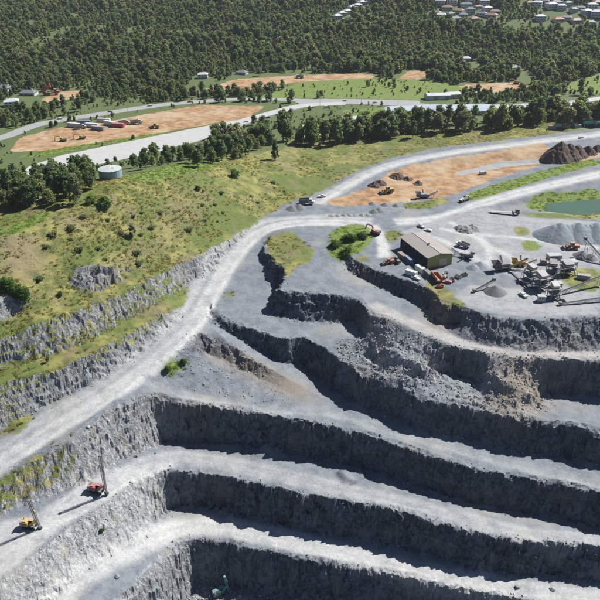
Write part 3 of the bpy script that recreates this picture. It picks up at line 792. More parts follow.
TAKEN = []     # x, y, r discs where nothing else may grow
TK = at(111, 178); TAKEN.append((TK[0], TK[1], 12))
def scatter(name, pts, sc, rot, idx, protos, label, cat_mat=None):
    """many small alike things as one object: instances of real objects on points"""
    me = bpy.data.meshes.new(name)
    me.vertices.add(len(pts)); me.vertices.foreach_set("co", np.asarray(pts, np.float32).ravel())
    for an, ty, key, val in (("sc", 'FLOAT', "value", sc), ("pi", 'INT', "value", idx), ("rt", 'FLOAT_VECTOR', "vector", rot)):
        a = me.attributes.new(an, ty, 'POINT')
        a.data.foreach_set(key, np.asarray(val, np.int32 if ty == 'INT' else np.float32).ravel())
    me.update()
    o = bpy.data.objects.new(name, me); COL.objects.link(o)
    o["kind"] = "stuff"; o["label"] = label
    ng = bpy.data.node_groups.new(name + "_nodes", 'GeometryNodeTree')
    ng.interface.new_socket("Geometry", in_out='INPUT', socket_type='NodeSocketGeometry')
    ng.interface.new_socket("Geometry", in_out='OUTPUT', socket_type='NodeSocketGeometry')
    N = ng.nodes.new; Lk = ng.links.new
    gi = N("NodeGroupInput"); go = N("NodeGroupOutput"); jn = N("GeometryNodeJoinGeometry")
    def na(nm, ty):
        n = N("GeometryNodeInputNamedAttribute"); n.data_type = ty; n.inputs["Name"].default_value = nm
        return n.outputs[0]
    s_, p_, r_ = na("sc", 'FLOAT'), na("pi", 'INT'), na("rt", 'FLOAT_VECTOR')
    for k, p in enumerate(protos):
        oi = N("GeometryNodeObjectInfo"); oi.inputs["Object"].default_value = p; oi.inputs["As Instance"].default_value = True; oi.transform_space = 'ORIGINAL'
        cmp = N("FunctionNodeCompare"); cmp.data_type = 'INT'; cmp.operation = 'EQUAL'
        Lk(p_, cmp.inputs[2]); cmp.inputs[3].default_value = k
        ip = N("GeometryNodeInstanceOnPoints")
        Lk(gi.outputs[0], ip.inputs["Points"]); Lk(cmp.outputs[0], ip.inputs["Selection"]); Lk(oi.outputs["Geometry"], ip.inputs["Instance"])
        Lk(r_, ip.inputs["Rotation"]); Lk(s_, ip.inputs["Scale"]); Lk(ip.outputs[0], jn.inputs[0])
    Lk(jn.outputs[0], go.inputs[0])
    md = o.modifiers.new("scatter", 'NODES'); md.node_group = ng
    return o

# far forest
def forest():
    out = []
    y = 430.0
    while y < 2300:
        s = 5.1 + max(0, y - 900) * 0.0026
        xs = np.arange(-0.56 * y - 80, 0.56 * y + 80, s)
        out.append(np.stack([xs + NR.uniform(-.45, .45, len(xs)) * s, y + NR.uniform(-.45, .45, len(xs)) * s], 1))
        y += s
    P = np.vstack(out); x, y = P[:, 0], P[:, 1]
    open_ = np.maximum.reduce([zval(k, x, y) for k in ('asphalt', 'concrete', 'dirt')])
    lush = zval('lush', x, y)
    keep = (open_ < 0.12) & (zval('wood', x, y) > 0.5) & (lush < 0.3 + 0.0 * x)
    bush = ((lush > 0.3) | (y < 700)) & (open_ < 0.1) & (NR.rand(len(x)) < np.where(lush > 0.3, 0.28, 0.55)) & (zval('wood', x, y) > 0.5)
    keep = (keep & (y > 690)) | bush
    keep &= ~((y < 800) & (NR.rand(len(x)) < 0.25))
    keep &= ~((fbm(x, y, 90, 2, 6) > 0.42) & (NR.rand(len(x)) < 0.8))
    for a, b, r in TAKEN: keep &= (x - a) ** 2 + (y - b) ** 2 > r * r
    x, y, bush = x[keep], y[keep], bush[keep]
    z = height(x, y, False)
    n = len(x)
    sc = (0.36 + 0.68 * NR.rand(n) ** 1.6) * (0.92 + 0.4 * vnoise(x, y, 55, 4)) * np.where(bush, 0.2 + 0.45 * NR.rand(n) ** 2, np.where(y < 830, 0.85, 1.0))
    rot = np.zeros((n, 3)); rot[:, 2] = NR.uniform(0, 6.28, n)
    print("forest", n)
    return scatter("forest", np.stack([x, y, z - 0.6], 1), sc, rot, np.where(NR.rand(n) < 0.17, 5 + NR.randint(0, len(CROWNS) - 5, n), NR.randint(0, 5, n)), CROWNS, "dense gum forest covering the hills behind the highway")

# grass tufts and low growth
def tuft_obj(name, mat, n, h, w, seed, x, y, label):
    r = random.Random(seed); mb = MB()
    for k in range(n):
        a = r.uniform(0, 6.28); rr = w * math.sqrt(r.random()); hh = h * r.uniform(.5, 1.1) * (1.1 - 0.5 * rr / w)
        c = Vector((rr * math.cos(a), rr * math.sin(a), 0)); b = r.uniform(0, 6.28); wd = 0.16 * r.uniform(.7, 1.5)
        sd = Vector((math.cos(b), math.sin(b), 0)) * wd; lean = Vector((r.uniform(-1.3, 1.3), r.uniform(-1.3, 1.3), 1)).normalized() * hh
        mb.add([c - sd, c + sd, c + lean * 0.6 + sd * 1.1, c + lean, c + lean * 0.6 - sd * 1.1], [(0, 1, 2, 3, 4)])
    o = mb.build(name, mat)
    o.location = (x, y, hz(x, y)); tag(o, label, "grass")
    return o
# ------------------------------------------------------------------ machine parts
def paint(name, c, rough=0.45): return plain(name, c, rough, 0.0, 0.35, 1.6)
M_YEL = paint("yellow_paint", (0.62, 0.38, 0.03)); M_RED = paint("red_paint", (0.42, 0.035, 0.03)); M_ORG = paint("orange_paint", (0.58, 0.14, 0.03))
M_TEAL = paint("teal_paint", (0.04, 0.30, 0.30)); M_WHT = paint("white_paint", (0.72, 0.72, 0.70)); M_GRY = paint("grey_steel", (0.26, 0.27, 0.28))
M_BLK = plain("black_rubber", (0.022, 0.022, 0.024), 0.85); M_DRK = paint("dark_steel", (0.07, 0.075, 0.085)); M_BLU = paint("blue_paint", (0.06, 0.14, 0.32))
M_SILV = paint("galvanised_steel", (0.45, 0.46, 0.47)); M_GLS = plain("dark_glass", (0.02, 0.03, 0.035), 0.08, 0, 0.05); M_BEI = paint("beige_paint", (0.50, 0.42, 0.28)); M_RUST = paint("rusty_steel", (0.23, 0.12, 0.075))

def track(par, x, L, w=0.55, h=0.85, z0=0.0):
    """crawler track along y"""
    mb = MB(); n = 14; P = []
    r = h / 2
    for k in range(n // 2 + 1):
        t = -math.pi / 2 + math.pi * k / (n // 2); P.append((L / 2 - r + r * math.cos(t), r + r * math.sin(t)))
    for k in range(n // 2 + 1):
        t = math.pi / 2 + math.pi * k / (n // 2); P.append((-L / 2 + r + r * math.cos(t), r + r * math.sin(t)))
    V = [(x - w / 2, p[0], z0 + p[1]) for p in P] + [(x + w / 2, p[0], z0 + p[1]) for p in P]
    m = len(P)
    mb.add(V, [tuple(range(m)), tuple(range(m, 2 * m))[::-1]] + [(k, m + k, m + (k + 1) % m, (k + 1) % m) for k in range(m)])
    q = -L / 2 + r
    while q < L / 2 - r:                       # grouser bars
        mb.box((x, q, z0 + h + 0.02), (w * 1.02, 0.12, 0.07)); q += 0.32
    o = mb.build("track", M_BLK, par)
    for yy in (-L / 2 + r, 0, L / 2 - r): MB().tube((x - w * .55, yy, z0 + r), (x + w * .55, yy, z0 + r), r * 0.62, None, 10).build("roller", M_DRK, o)
    return o
def wheel(par, x, y, r, w, rim=M_GRY):
    mb = MB(); n = 16
    prof = [(-w / 2, r * .62), (-w / 2, r * .9), (-w * .36, r), (w * .36, r), (w / 2, r * .9), (w / 2, r * .62)]
    V = []; F = []
    for k in range(n):
        t = 2 * math.pi * k / n
        for a, q in prof: V.append((x + a, y + q * math.cos(t), r + q * math.sin(t)))
    m = len(prof)
    for k in range(n):
        for j in range(m - 1): F.append((k * m + j, k * m + j + 1, ((k + 1) % n) * m + j + 1, ((k + 1) % n) * m + j))
    mb.add(V, F)
    o = mb.build("wheel", M_BLK, par)
    rm = MB().tube((x - w * .4, y, r), (x + w * .4, y, r), r * 0.63, None, 12); rm.tube((x - w * .48, y, r), (x + w * .48, y, r), r * 0.22, None, 8)
    rm.build("rim", rim, o)
    return o
def cab(par, c, d, mat, name="cab"):
    mb = MB(); x, y, z = c; w, l, h = d
    mb.box((x, y, z + 0.24 * h), (w, l, 0.48 * h)); mb.box((x, y, z + 0.97 * h), (w * 1.04, l * 1.04, 0.07 * h))
    for sx in (-1, 1):
        for sy in (-1, 1): mb.box((x + sx * (w / 2 - 0.06), y + sy * (l / 2 - 0.06), z + 0.7 * h), (0.11, 0.11, 0.5 * h))
    o = mb.build(name, mat, par)
    MB().box((x, y, z + 0.70 * h), (w * 0.96, l * 0.96, 0.46 * h)).build("window", M_GLS, o)
    return o
def lattice(mb, a, b, w, t, n):
    a = Vector(a); b = Vector(b); d = (b - a).normalized(); sd = Vector((1, 0, 0)); u = d.cross(sd).normalized()
    C4 = [sd * i * w / 2 + u * j * w / 2 for i, j in ((-1, -1), (1, -1), (1, 1), (-1, 1))]
    for c in C4: mb.beam(a + c, b + c, t)
    for k in range(n):
        p, q = a.lerp(b, k / n), a.lerp(b, (k + 1) / n)
        for i in range(4): mb.beam(p + C4[i], q + C4[(i + 1) % 4], t * 0.7)

def drill_rig(mat, label, px, py, rz, mast_h=13.0, lean=-0.06, name="drill_rig", s=1.0):
    """crawler blast-hole drill, front towards +y"""
    p = atz(px, py); t = thing(name, label, "drill rig", p, rz); t.scale = (s, s, s)
    track(t, -1.15, 4.6, 0.6, 0.95); track(t, 1.15, 4.6, 0.6, 0.95)
    MB().box((0, 0, 0.8), (1.7, 3.4, 0.5)).box((0, -0.4, 1.15), (2.2, 4.6, 0.25)).build("chassis", M_DRK, t)
    eb = MB().box((0, -1.35, 2.05), (2.3, 2.9, 1.55)).box((0, -2.75, 1.85), (2.0, 0.5, 1.1)).box((0.5, -1.3, 2.95), (0.7, 1.4, 0.3)).build("engine_housing", mat, t)
    MB().box((-1.16, -1.2, 2.1), (0.05, 1.6, 0.8)).box((1.16, -1.2, 2.1), (0.05, 1.6, 0.8)).box((0, -2.83, 2.3), (1.5, 0.4, 0.7)).build("grille", M_DRK, eb)
    MB().tube((-0.6, -1.9, 2.8), (-0.6, -1.9, 3.6), 0.12, None, 8).build("exhaust", M_DRK, eb)
    cab(t, (-0.45, 0.85, 1.25), (1.35, 1.5, 2.0), mat)
    MB().beam((0.55, 0.3, 1.6), (0.35, 2.9, 3.5), 0.45, 0.5).box((0.25, 3.1, 3.4), (0.7, 0.8, 0.8)).build("boom", mat, t)
    MB().tube((0.75, 0.8, 1.3), (0.5, 2.7, 3.0), 0.11, None, 8).build("cylinder", M_SILV, t)
    a = Vector((0.2, 3.55, 0.25)); b = a + Vector((0.0, math.sin(lean) * mast_h, math.cos(lean) * mast_h))
    mm = MB(); lattice(mm, a, b, 0.75, 0.13, 12); mm.box(tuple(b), (0.9, 0.8, 0.5)); mm.box(tuple(a + Vector((0, 0, 0.4))), (0.9, 0.8, 0.6))
    m = mm.build("mast", M_DRK if mat is not M_TEAL else M_TEAL, t)
    MB().tube(a + Vector((0, 0.35, 0)), b + Vector((0, 0.35, -1.2)), 0.1, None, 6).build("drill_rod", M_SILV, m)
    c = a.lerp(b, 0.62); MB().box((c.x, c.y + 0.35, c.z), (0.6, 0.5, 1.1)).build("rotary_head", mat, m)
    MB().box((0.2, 3.9, 0.3), (1.1, 0.9, 0.6)).build("dust_hood", M_BLK, t)
    MB().tube((1.0, -2.3, 1.3), (1.0, -2.3, 3.2), 0.38, 0.38, 10).tube((1.0, -2.3, 1.3), (1.0, -2.3, 0.7), 0.38, 0.1, 10).build("dust_collector", M_GRY, t)
    return t

def excavator(mat, label, px, py, rz, turn=0.3, s=1.0, up=1.0):
    p = atz(px, py); t = thing("excavator", label, "excavator", p, rz); t.scale = (s, s, s)
    track(t, -1.35, 5.0, 0.7, 1.05); track(t, 1.35, 5.0, 0.7, 1.05)
    MB().box((0, 0, 0.8), (2.0, 2.4, 0.6)).tube((0, 0, 1.0), (0, 0, 1.35), 0.9, None, 12).build("undercarriage", M_DRK, t)
    R = Matrix.Rotation(turn, 4, 'Z')
    def place(o):
        o.rotation_euler = (0, 0, turn); return o
    h = place(MB().box((0, -0.9, 1.95), (3.0, 3.6, 1.15)).box((0.5, 0.9, 1.8), (1.6, 1.6, 0.8)).build("house", mat, t))
    MB().box((0, -2.95, 1.95), (2.9, 0.7, 1.3)).box((0, -1.6, 2.65), (1.8, 1.5, 0.35)).build("counterweight", M_DRK, h)
    place(cab(t, (-0.95, 0.95, 1.35), (1.1, 1.7, 1.8), mat))
    e = (0, 3.6, 4.8 + 1.0 * up); f = (0, 6.0, 3.4 + 1.2 * up); g = (0, 6.6, 0.9 + 1.6 * up)
    place(MB().beam((0, 0.9, 2.0), (0, 2.4, 4.2 + 0.6 * up), 0.55, 0.75).beam((0, 2.3, 4.1 + 0.6 * up), f, 0.5, 0.6).build("boom", mat, t))
    place(MB().beam(f, g, 0.42, 0.5).build("stick", mat, t))
    place(MB().tube((0.35, 1.2, 1.9), (0.35, 2.6, 3.8 + 0.6 * up), 0.1, None, 8).tube((0, 3.4, 4.9 + 0.6 * up), (0, 5.9, 4.2 + 1.0 * up), 0.1, None, 8).build("cylinder", M_SILV, t))
    gx, gy, gz = g
    bk = MB().prism([(gx - 0.6, 0), (gx + 0.6, 0)], 0, 0) if False else MB()
    prof = [(gy - 0.1, gz + 0.1), (gy + 0.35, gz - 0.2), (gy + 0.3, gz - 0.9), (gy - 0.3, gz - 1.15), (gy - 0.95, gz - 0.75), (gy - 0.2, gz - 0.7)]
    bk.add([(-0.65, a, b) for a, b in prof] + [(0.65, a, b) for a, b in prof], [tuple(range(6))[::-1], tuple(range(6, 12))] + [(k, (k + 1) % 6, 6 + (k + 1) % 6, 6 + k) for k in range(6)])
    place(bk.build("bucket", M_DRK, t))
    return t

def wheel_loader(mat, label, px, py, rz, s=1.0):
    t = thing("wheel_loader", label, "loader", atz(px, py), rz); t.scale = (s, s, s)
    for x in (-1.15, 1.15):
        for y in (-1.8, 1.7): wheel(t, x, y, 0.88, 0.7, mat)
    b = MB().box((0, -2.2, 1.75), (2.0, 3.0, 1.3)).box((0, -3.5, 1.3), (2.3, 0.5, 1.0)).box((0, 1.4, 1.25), (1.3, 2.2, 0.9)).build("body", mat, t)
    MB().box((0, -3.78, 1.9), (1.5, 0.06, 0.8)).build("grille", M_DRK, b)
    cab(t, (0, -0.3, 1.6), (1.6, 1.7, 1.9), mat)
    MB().beam((-0.6, 1.0, 1.9), (-0.6, 3.5, 0.9), 0.25, 0.4).beam((0.6, 1.0, 1.9), (0.6, 3.5, 0.9), 0.25, 0.4).build("lift_arm", mat, t)
    prof = [(3.3, 0.2), (4.9, 0.15), (4.2, 0.55), (3.7, 0.9), (4.0, 1.55), (3.5, 1.5), (3.25, 0.9)]
    MB().add([(-1.6, a, c) for a, c in prof] + [(1.6, a, c) for a, c in prof], [tuple(range(7))[::-1], tuple(range(7, 14))] + [(k, (k + 1) % 7, 7 + (k + 1) % 7, 7 + k) for k in range(7)]).build("bucket", M_DRK, t)
    return t

def dump_truck(mat, label, px, py, rz, s=1.0, tip=0.0, bedmat=None):
    t = thing("dump_truck", label, "truck", atz(px, py), rz); t.scale = (s, s, s)
    for x in (-1.15, 1.15):
        for y in (3.0, -1.2, -2.9): wheel(t, x, y, 0.8, 0.6, mat)
    MB().box((0, 0, 1.15), (1.3, 8.2, 0.45)).build("chassis", M_DRK, t)
    c = cab(t, (0, 2.6, 1.2), (2.2, 1.5, 2.0), mat)
    MB().box((0, 4.0, 1.7), (2.1, 1.4, 1.0)).build("bonnet", mat, c)
    R = Matrix.Rotation(tip, 3, 'X'); o0 = Vector((0, -3.9, 1.5))
    bd = MB(); prof = [(0.0, 0.0), (5.4, 0.15), (5.9, 1.9), (5.6, 1.9), (5.1, 0.5), (0.1, 0.3)]
    def tr(v): return R @ Vector(v) + o0
    bd.add([tr((-1.3, a, c_)) for a, c_ in prof] + [tr((1.3, a, c_)) for a, c_ in prof], [tuple(range(6))[::-1], tuple(range(6, 12))] + [(k, (k + 1) % 6, 6 + (k + 1) % 6, 6 + k) for k in range(6)])
    for sx in (-1.3, 1.3):
        q = [(0.0, 0.0), (5.4, 0.15), (5.9, 1.9), (0.1, 1.35)]
        bd.add([tr((sx - .07, a, c_)) for a, c_ in q] + [tr((sx + .07, a, c_)) for a, c_ in q], [(3, 2, 1, 0), (4, 5, 6, 7)] + [(k, (k + 1) % 4, 4 + (k + 1) % 4, 4 + k) for k in range(4)])
    bd.build("tipper_tray", bedmat or mat, t)
    return t

def car_shape(name, label, cat, px, py, rz, mat, kind="car", group=None, loc=None):
    t = thing(name, label, cat, loc or atz(px, py), rz, group)
    L, W = {"car": (4.4, 1.8), "ute": (5.2, 1.9), "van": (5.6, 2.0)}[kind]
    prof = {"car": [(-2.2, .35), (2.2, .35), (2.2, .75), (1.1, .95), (0.45, 1.45), (-1.2, 1.45), (-2.0, .98), (-2.2, .9)],
            "ute": [(-2.6, .45), (2.6, .45), (2.6, .95), (1.5, 1.1), (0.9, 1.75), (-0.5, 1.75), (-0.6, 1.1), (-2.6, 1.1)],
            "van": [(-2.8, .4), (2.8, .4), (2.8, .95), (2.1, 1.3), (1.5, 2.2), (-2.7, 2.25), (-2.8, 2.1)]}[kind]
    n = len(prof)
    b = MB().add([(-W / 2, a, z) for a, z in prof] + [(W / 2, a, z) for a, z in prof], [tuple(range(n))[::-1], tuple(range(n, 2 * n))] + [(k, (k + 1) % n, n + (k + 1) % n, n + k) for k in range(n)]).build("body", mat, t)
    g = MB(); zz = {"car": (0.98, 1.38, 0.75, -1.25), "ute": (1.15, 1.65, 1.1, -0.45), "van": (1.35, 1.95, 1.75, 0.6)}[kind]
    g.box((0, (zz[2] + zz[3]) / 2 - 0.1, (zz[0] + zz[1]) / 2), (W + 0.02, (zz[2] - zz[3]) * 0.8, zz[1] - zz[0]))
    g.build("window", M_GLS, b)
    for x in (-W / 2 + .1, W / 2 - .1):
        for y in (-L * .31, L * .31): wheel(t, x, y, 0.36, 0.24, M_GRY)
    return t

def semi_truck(label, px, py, rz, cabmat, trailermat, flat=True, L=11.0):
    t = thing("semi_truck", label, "truck", atz(px, py), rz)
    MB().box((0, -1.0, 1.05), (0.9, L + 3.5, 0.3)).build("chassis", M_DRK, t)
    for x in (-1.0, 1.0):
        for y in (L / 2 + 0.2, L / 2 - 2.6, -L / 2 + 0.6, -L / 2 + 1.9): wheel(t, x, y, 0.52, 0.5)
    c = cab(t, (0, L / 2 - 0.2, 0.9), (2.4, 2.1, 2.5), cabmat); MB().box((0, L / 2 + 1.1, 1.3), (2.2, 0.7, 1.0)).build("bonnet", cabmat, c)
    tr = MB().box((0, -2.2, 1.45), (2.5, L - 1.5, 0.35)) if flat else MB().box((0, -2.2, 2.5), (2.5, L - 1.5, 2.5))
    if flat: tr.box((0, L / 2 - 2.9, 2.0), (2.5, 0.15, 1.2))
    tr.build("trailer", trailermat, t)
    return t

def conveyor(par, a, b, w=1.1, legs=2, mat=M_GRY, belt=M_BLK, ground=0.0):
    """inclined belt conveyor as parts of a thing; a, b in the thing's own axes"""
    a = Vector(a); b = Vector(b); mb = MB()
    d = (b - a).normalized(); sd = d.cross(Vector((0, 0, 1))).normalized(); u = sd.cross(d)
    n = max(3, int((b - a).length / 2.2))
    for s in (-1, 1):
        for hh in (0, -0.8): mb.beam(a + sd * s * w / 2 + u * hh, b + sd * s * w / 2 + u * hh, 0.12)
        for k in range(n):
            p, q = a.lerp(b, k / n) + sd * s * w / 2, a.lerp(b, (k + 1) / n) + sd * s * w / 2
            mb.beam(p, q - u * 0.8, 0.08); mb.beam(p, p - u * 0.8, 0.08)
    o = mb.build("conveyor_frame", mat, par)
    MB().beam(a + u * 0.08, b + u * 0.08, w * 0.85, 0.1).tube(a - sd * w * .45, a + sd * w * .45, 0.25, None, 8).tube(b - sd * w * .45, b + sd * w * .45, 0.25, None, 8).build("belt", belt, o)
    for k in range(legs):
        p = a.lerp(b, (k + 0.75) / (legs + 0.15)) - u * 0.8
        if p.z - ground < 0.8: continue
        lg = MB()
        for s in (-1, 1): lg.beam(p + sd * s * w / 2, Vector((p.x, p.y, ground)) + sd * s * w * 0.9, 0.16)
        lg.beam(Vector((p.x, p.y, (p.z + ground) / 2)) - sd * w * .7, Vector((p.x, p.y, (p.z + ground) / 2)) + sd * w * .7, 0.1)
        lg.build("leg", mat, par)
    return o
def mobile_screen(mat, label, px, py, rz, s=1.0, name="mobile_screen", body=None, long=7.0):
    t = thing(name, label, "crusher", atz(px, py), rz); t.scale = (s, s, s)
    body = body or mat
    track(t, -1.1, 4.2, 0.5, 0.8); track(t, 1.1, 4.2, 0.5, 0.8)
    MB().box((0, 0, 1.2), (2.0, 8.0, 0.5)).build("chassis", M_DRK, t)
    MB().box((0, 0.4, 2.3), (2.2, 4.0, 1.7)).box((0, -1.4, 1.9), (1.8, 1.6, 1.2)).build("crusher_box", body, t)
    hp = MB(); V = [(-1.9, -5.2, 4.2), (1.9, -5.2, 4.2), (1.9, -1.9, 4.2), (-1.9, -1.9, 4.2), (-0.8, -4.4, 2.4), (0.8, -4.4, 2.4), (0.8, -2.5, 2.4), (-0.8, -2.5, 2.4)]
    hp.add(V, [(0, 4, 5, 1), (1, 5, 6, 2), (2, 6, 7, 3), (3, 7, 4, 0), (4, 7, 6, 5)]); hp.build("hopper", body, t)
    MB().box((0, -3.4, 1.9), (0.9, 2.6, 1.0)).build("feeder", M_DRK, t)
    MB().box((0.2, 2.9, 2.1), (1.9, 1.8, 1.4)).build("power_unit", mat, t)
    conveyor(t, (0, 2.2, 1.2), (0, 2.2 + long, 4.4), 0.9, 1, mat)
    conveyor(t, (-1.0, 0.5, 1.6), (-5.6, 0.9, 3.8), 0.7, 1, mat)
    MB().box((1.35, 0.4, 2.0), (0.5, 3.8, 0.08)).beam((1.55, -1.4, 2.0), (1.55, -1.4, 3.0), .05).beam((1.55, 2.2, 2.0), (1.55, 2.2, 3.0), .05).beam((1.55, -1.4, 3.0), (1.55, 2.2, 3.0), .05).build("walkway", M_SILV, t)
    return t

# ------------------------------------------------------------------ stockpiles
def pile_material(name, a, b):
    m, nt, bs = newmat(name); g = nnode(nt, "ShaderNodeNewGeometry")
    n1 = noise(nt, g.outputs["Position"], 0.5, 4, 0.7); n2 = noise(nt, g.outputs["Position"], 3.0, 2, 0.7)
    nt.links.new(mixc(nt, mth(nt, 'MULTIPLY', mth(nt, 'ADD', n1, n2), 0.5), a, b), bs.inputs["Base Color"])
    bp = nnode(nt, "ShaderNodeBump"); bp.inputs["Strength"].default_value = 0.5; bp.inputs["Distance"].default_value = 0.4
    nt.links.new(n2, bp.inputs["Height"]); nt.links.new(bp.outputs[0], bs.inputs["Normal"])
    return m
PILE_B = pile_material("blue_grey_aggregate", (0.15, 0.18, 0.205), (0.25, 0.28, 0.30)); PILE_D = pile_material("dark_aggregate", (0.10, 0.105, 0.11), (0.19, 0.195, 0.20)); PILE_K = pile_material("shaded_dark_soil", (0.05, 0.035, 0.03), (0.15, 0.105, 0.085))  # the dark soil also carries the shade of the upper right bank
PILE_R = pile_material("broken_stone", (0.11, 0.115, 0.115), (0.30, 0.30, 0.29))
def stockpile(label, tips, slope, mat, rough=0.15, r=None, dx=None, steep=None):
    """heap with several tipping apexes (x, y, height above ground)"""
    xs = [t[0] for t in tips]; ys = [t[1] for t in tips]; hm = max(t[2] for t in tips)
    R = hm / slope * 1.1 + 1
    dx = dx or max(0.35, R / 30)
    gx = np.arange(min(xs) - R, max(xs) + R + dx, dx); gy = np.arange(min(ys) - R, max(ys) + R + dx, dx)
    X, Y = np.meshgrid(gx, gy); G = height(X, Y)
    D = np.full(X.shape, -1e9)
    for x, y, h in tips:
        q = np.hypot(X - x, Y - y)
        D = np.maximum(D, h - slope * np.sqrt(q * q + (0.12 * h) ** 2) + slope * 0.12 * h)
    D = D + rough * (fbm(X, Y, 5, 3, 5) + 0.6 * vnoise(X, Y, 1.1, 2))
    Z = G + np.maximum(D, -0.5)
    keep = D > -0.45
    idx = -np.ones(X.shape, int); idx[keep] = np.arange(keep.sum())
    q = keep[:-1, :-1] & keep[1:, :-1] & keep[:-1, 1:] & keep[1:, 1:]
    F = np.stack([idx[:-1, :-1][q], idx[:-1, 1:][q], idx[1:, 1:][q], idx[1:, :-1][q]], 1)
    c = Vector((float(np.mean(xs)), float(np.mean(ys)), hz(float(np.mean(xs)), float(np.mean(ys)))))
    V = np.stack([X[keep] - c.x, Y[keep] - c.y, Z[keep] - c.z], 1)
    me = bpy.data.meshes.new("stockpile"); me.from_pydata(V.tolist(), [], F.tolist()); me.update(); me.materials.append(mat)
    o = bpy.data.objects.new("stockpile", me); COL.objects.link(o); o.location = c
    tag(o, label, "stockpile")
    return o
def tip(px, py, h):
    """apex position from the foot pixel below it"""
    x, y = at(px, py); return (x, y, h)
# ------------------------------------------------------------------ machines in the pit
R90 = math.pi / 2
drill_rig(M_YEL, "yellow crawler drill rig with black mast on the drill bench", 30, 527, -R90 - 0.15, 12.5, -0.10, s=1.1)
drill_rig(M_RED, "red crawler drill rig with tall mast on the drill bench", 97, 492, -R90 - 0.25, 17.0, 0.02, s=1.15)
drill_rig(M_TEAL, "teal crawler drill rig on the pit floor at the bottom edge", 220, 595, -R90 + 0.5, 9.0, -0.12)
excavator(M_ORG, "orange excavator with raised boom at the road junction", 375, 234, 0.5, 0.35, 1.0, 1.0)
wheel_loader(M_YEL, "yellow wheel loader working in the orange excavation", 387, 193, R90 + 0.4, 1.25)
mobile_screen(M_GRY, "grey mobile screen with two raised conveyors in the orange yard", 423, 198, -R90 + 0.1, 1.0)
dump_truck(M_YEL, "yellow and white dump truck on the embankment road", 464, 201, -0.9, 1.0, 0.0, M_WHT)
dump_truck(M_WHT, "white dump truck loading beside the grey heap at the bend", 306, 204, -1.7, 1.15, 0.0, M_DRK)
car_shape("pickup", "white pickup beside the loading truck at the road bend", "car", 322, 197, -1.4, M_WHT, "ute")
car_shape("van", "white van on the orange excavation floor", "van", 483, 174, -1.2, M_WHT, "van")
car_shape("pickup", "white pickup parked behind the workshop shed", "car", 421, 227, 0.6, M_WHT, "ute")
car_shape("car", "white car next to the pickup behind the workshop shed", "car", 428, 231, 1.1, M_WHT, "car")
semi_truck("flatbed semi truck with dark cab on the road below the pond", 505, 214, -R90 - 0.05, M_DRK, M_SILV, True, 15.0)
# ------------------------------------------------------------------ heaps
stockpile("large blue grey gravel stockpile in front of the pond", [tip(px, 236, 7.6 + 0.7 * math.sin(px * .7)) for px in range(553, 640, 6)], 0.66, PILE_B)
stockpile("small dark conical gravel pile on the plant platform edge", [tip(495, 292, 3.6)], 0.68, PILE_D, 0.08)
stockpile("dark heap of broken rock behind the workshop shed", [tip(461, 229, 2.6), tip(466, 230, 3.2), tip(472, 229, 2.8)], 0.6, PILE_R, 0.7)
stockpile("shade-darkened purple soil heap with a steep side in the upper right", [tip(551, 160, 8.0), tip(559, 158, 12.0), tip(568, 157, 10.0), tip(577, 155, 8.0), tip(588, 153, 6.0), tip(598, 150, 5.0)], 1.05, PILE_K, 0.9)  # shade of a cut bank put into the soil colour
stockpile("low grey heap beside the white dump truck at the bend", [tip(292, 209, 2.4), tip(299, 208, 2.6)], 0.62, PILE_D, 0.1)
stockpile("left of three small grey heaps in front of the yellow loader", [tip(372, 204, 1.5)], 0.6, PILE_D, 0.08); stockpile("middle of three small grey heaps in front of the yellow loader", [tip(385, 205, 1.7)], 0.6, PILE_D, 0.08)
stockpile("right of three small grey heaps in front of the yellow loader", [tip(396, 206, 1.5)], 0.6, PILE_D, 0.08); stockpile("grey gravel heap on the road edge left of the orange excavator", [tip(374, 212, 1.9), tip(379, 211, 2.2)], 0.6, PILE_D, 0.1)
stockpile("long low bank of rock along the road behind the green mound", [tip(px, 216 - 0.02 * (px - 330), 1.5) for px in range(332, 372, 6)], 0.7, PILE_R, 0.5)
stockpile("rusty brown rock heap behind the yellow loader", [tip(374, 186, 2.8), tip(380, 184, 3.2), tip(398, 178, 4.0), tip(407, 180, 2.6), tip(418, 184, 2.4)], 0.7, PILE_K, 0.9)
stockpile("pale gravel heap left of the yellow crusher", [tip(473, 268, 2.2), tip(480, 266, 2.6)], 0.6, PILE_B, 0.12)
stockpile("grey gravel heap right of the large stockpile at the conveyor foot", [tip(582, 256, 3.0), tip(590, 258, 2.6)], 0.65, PILE_D, 0.12)

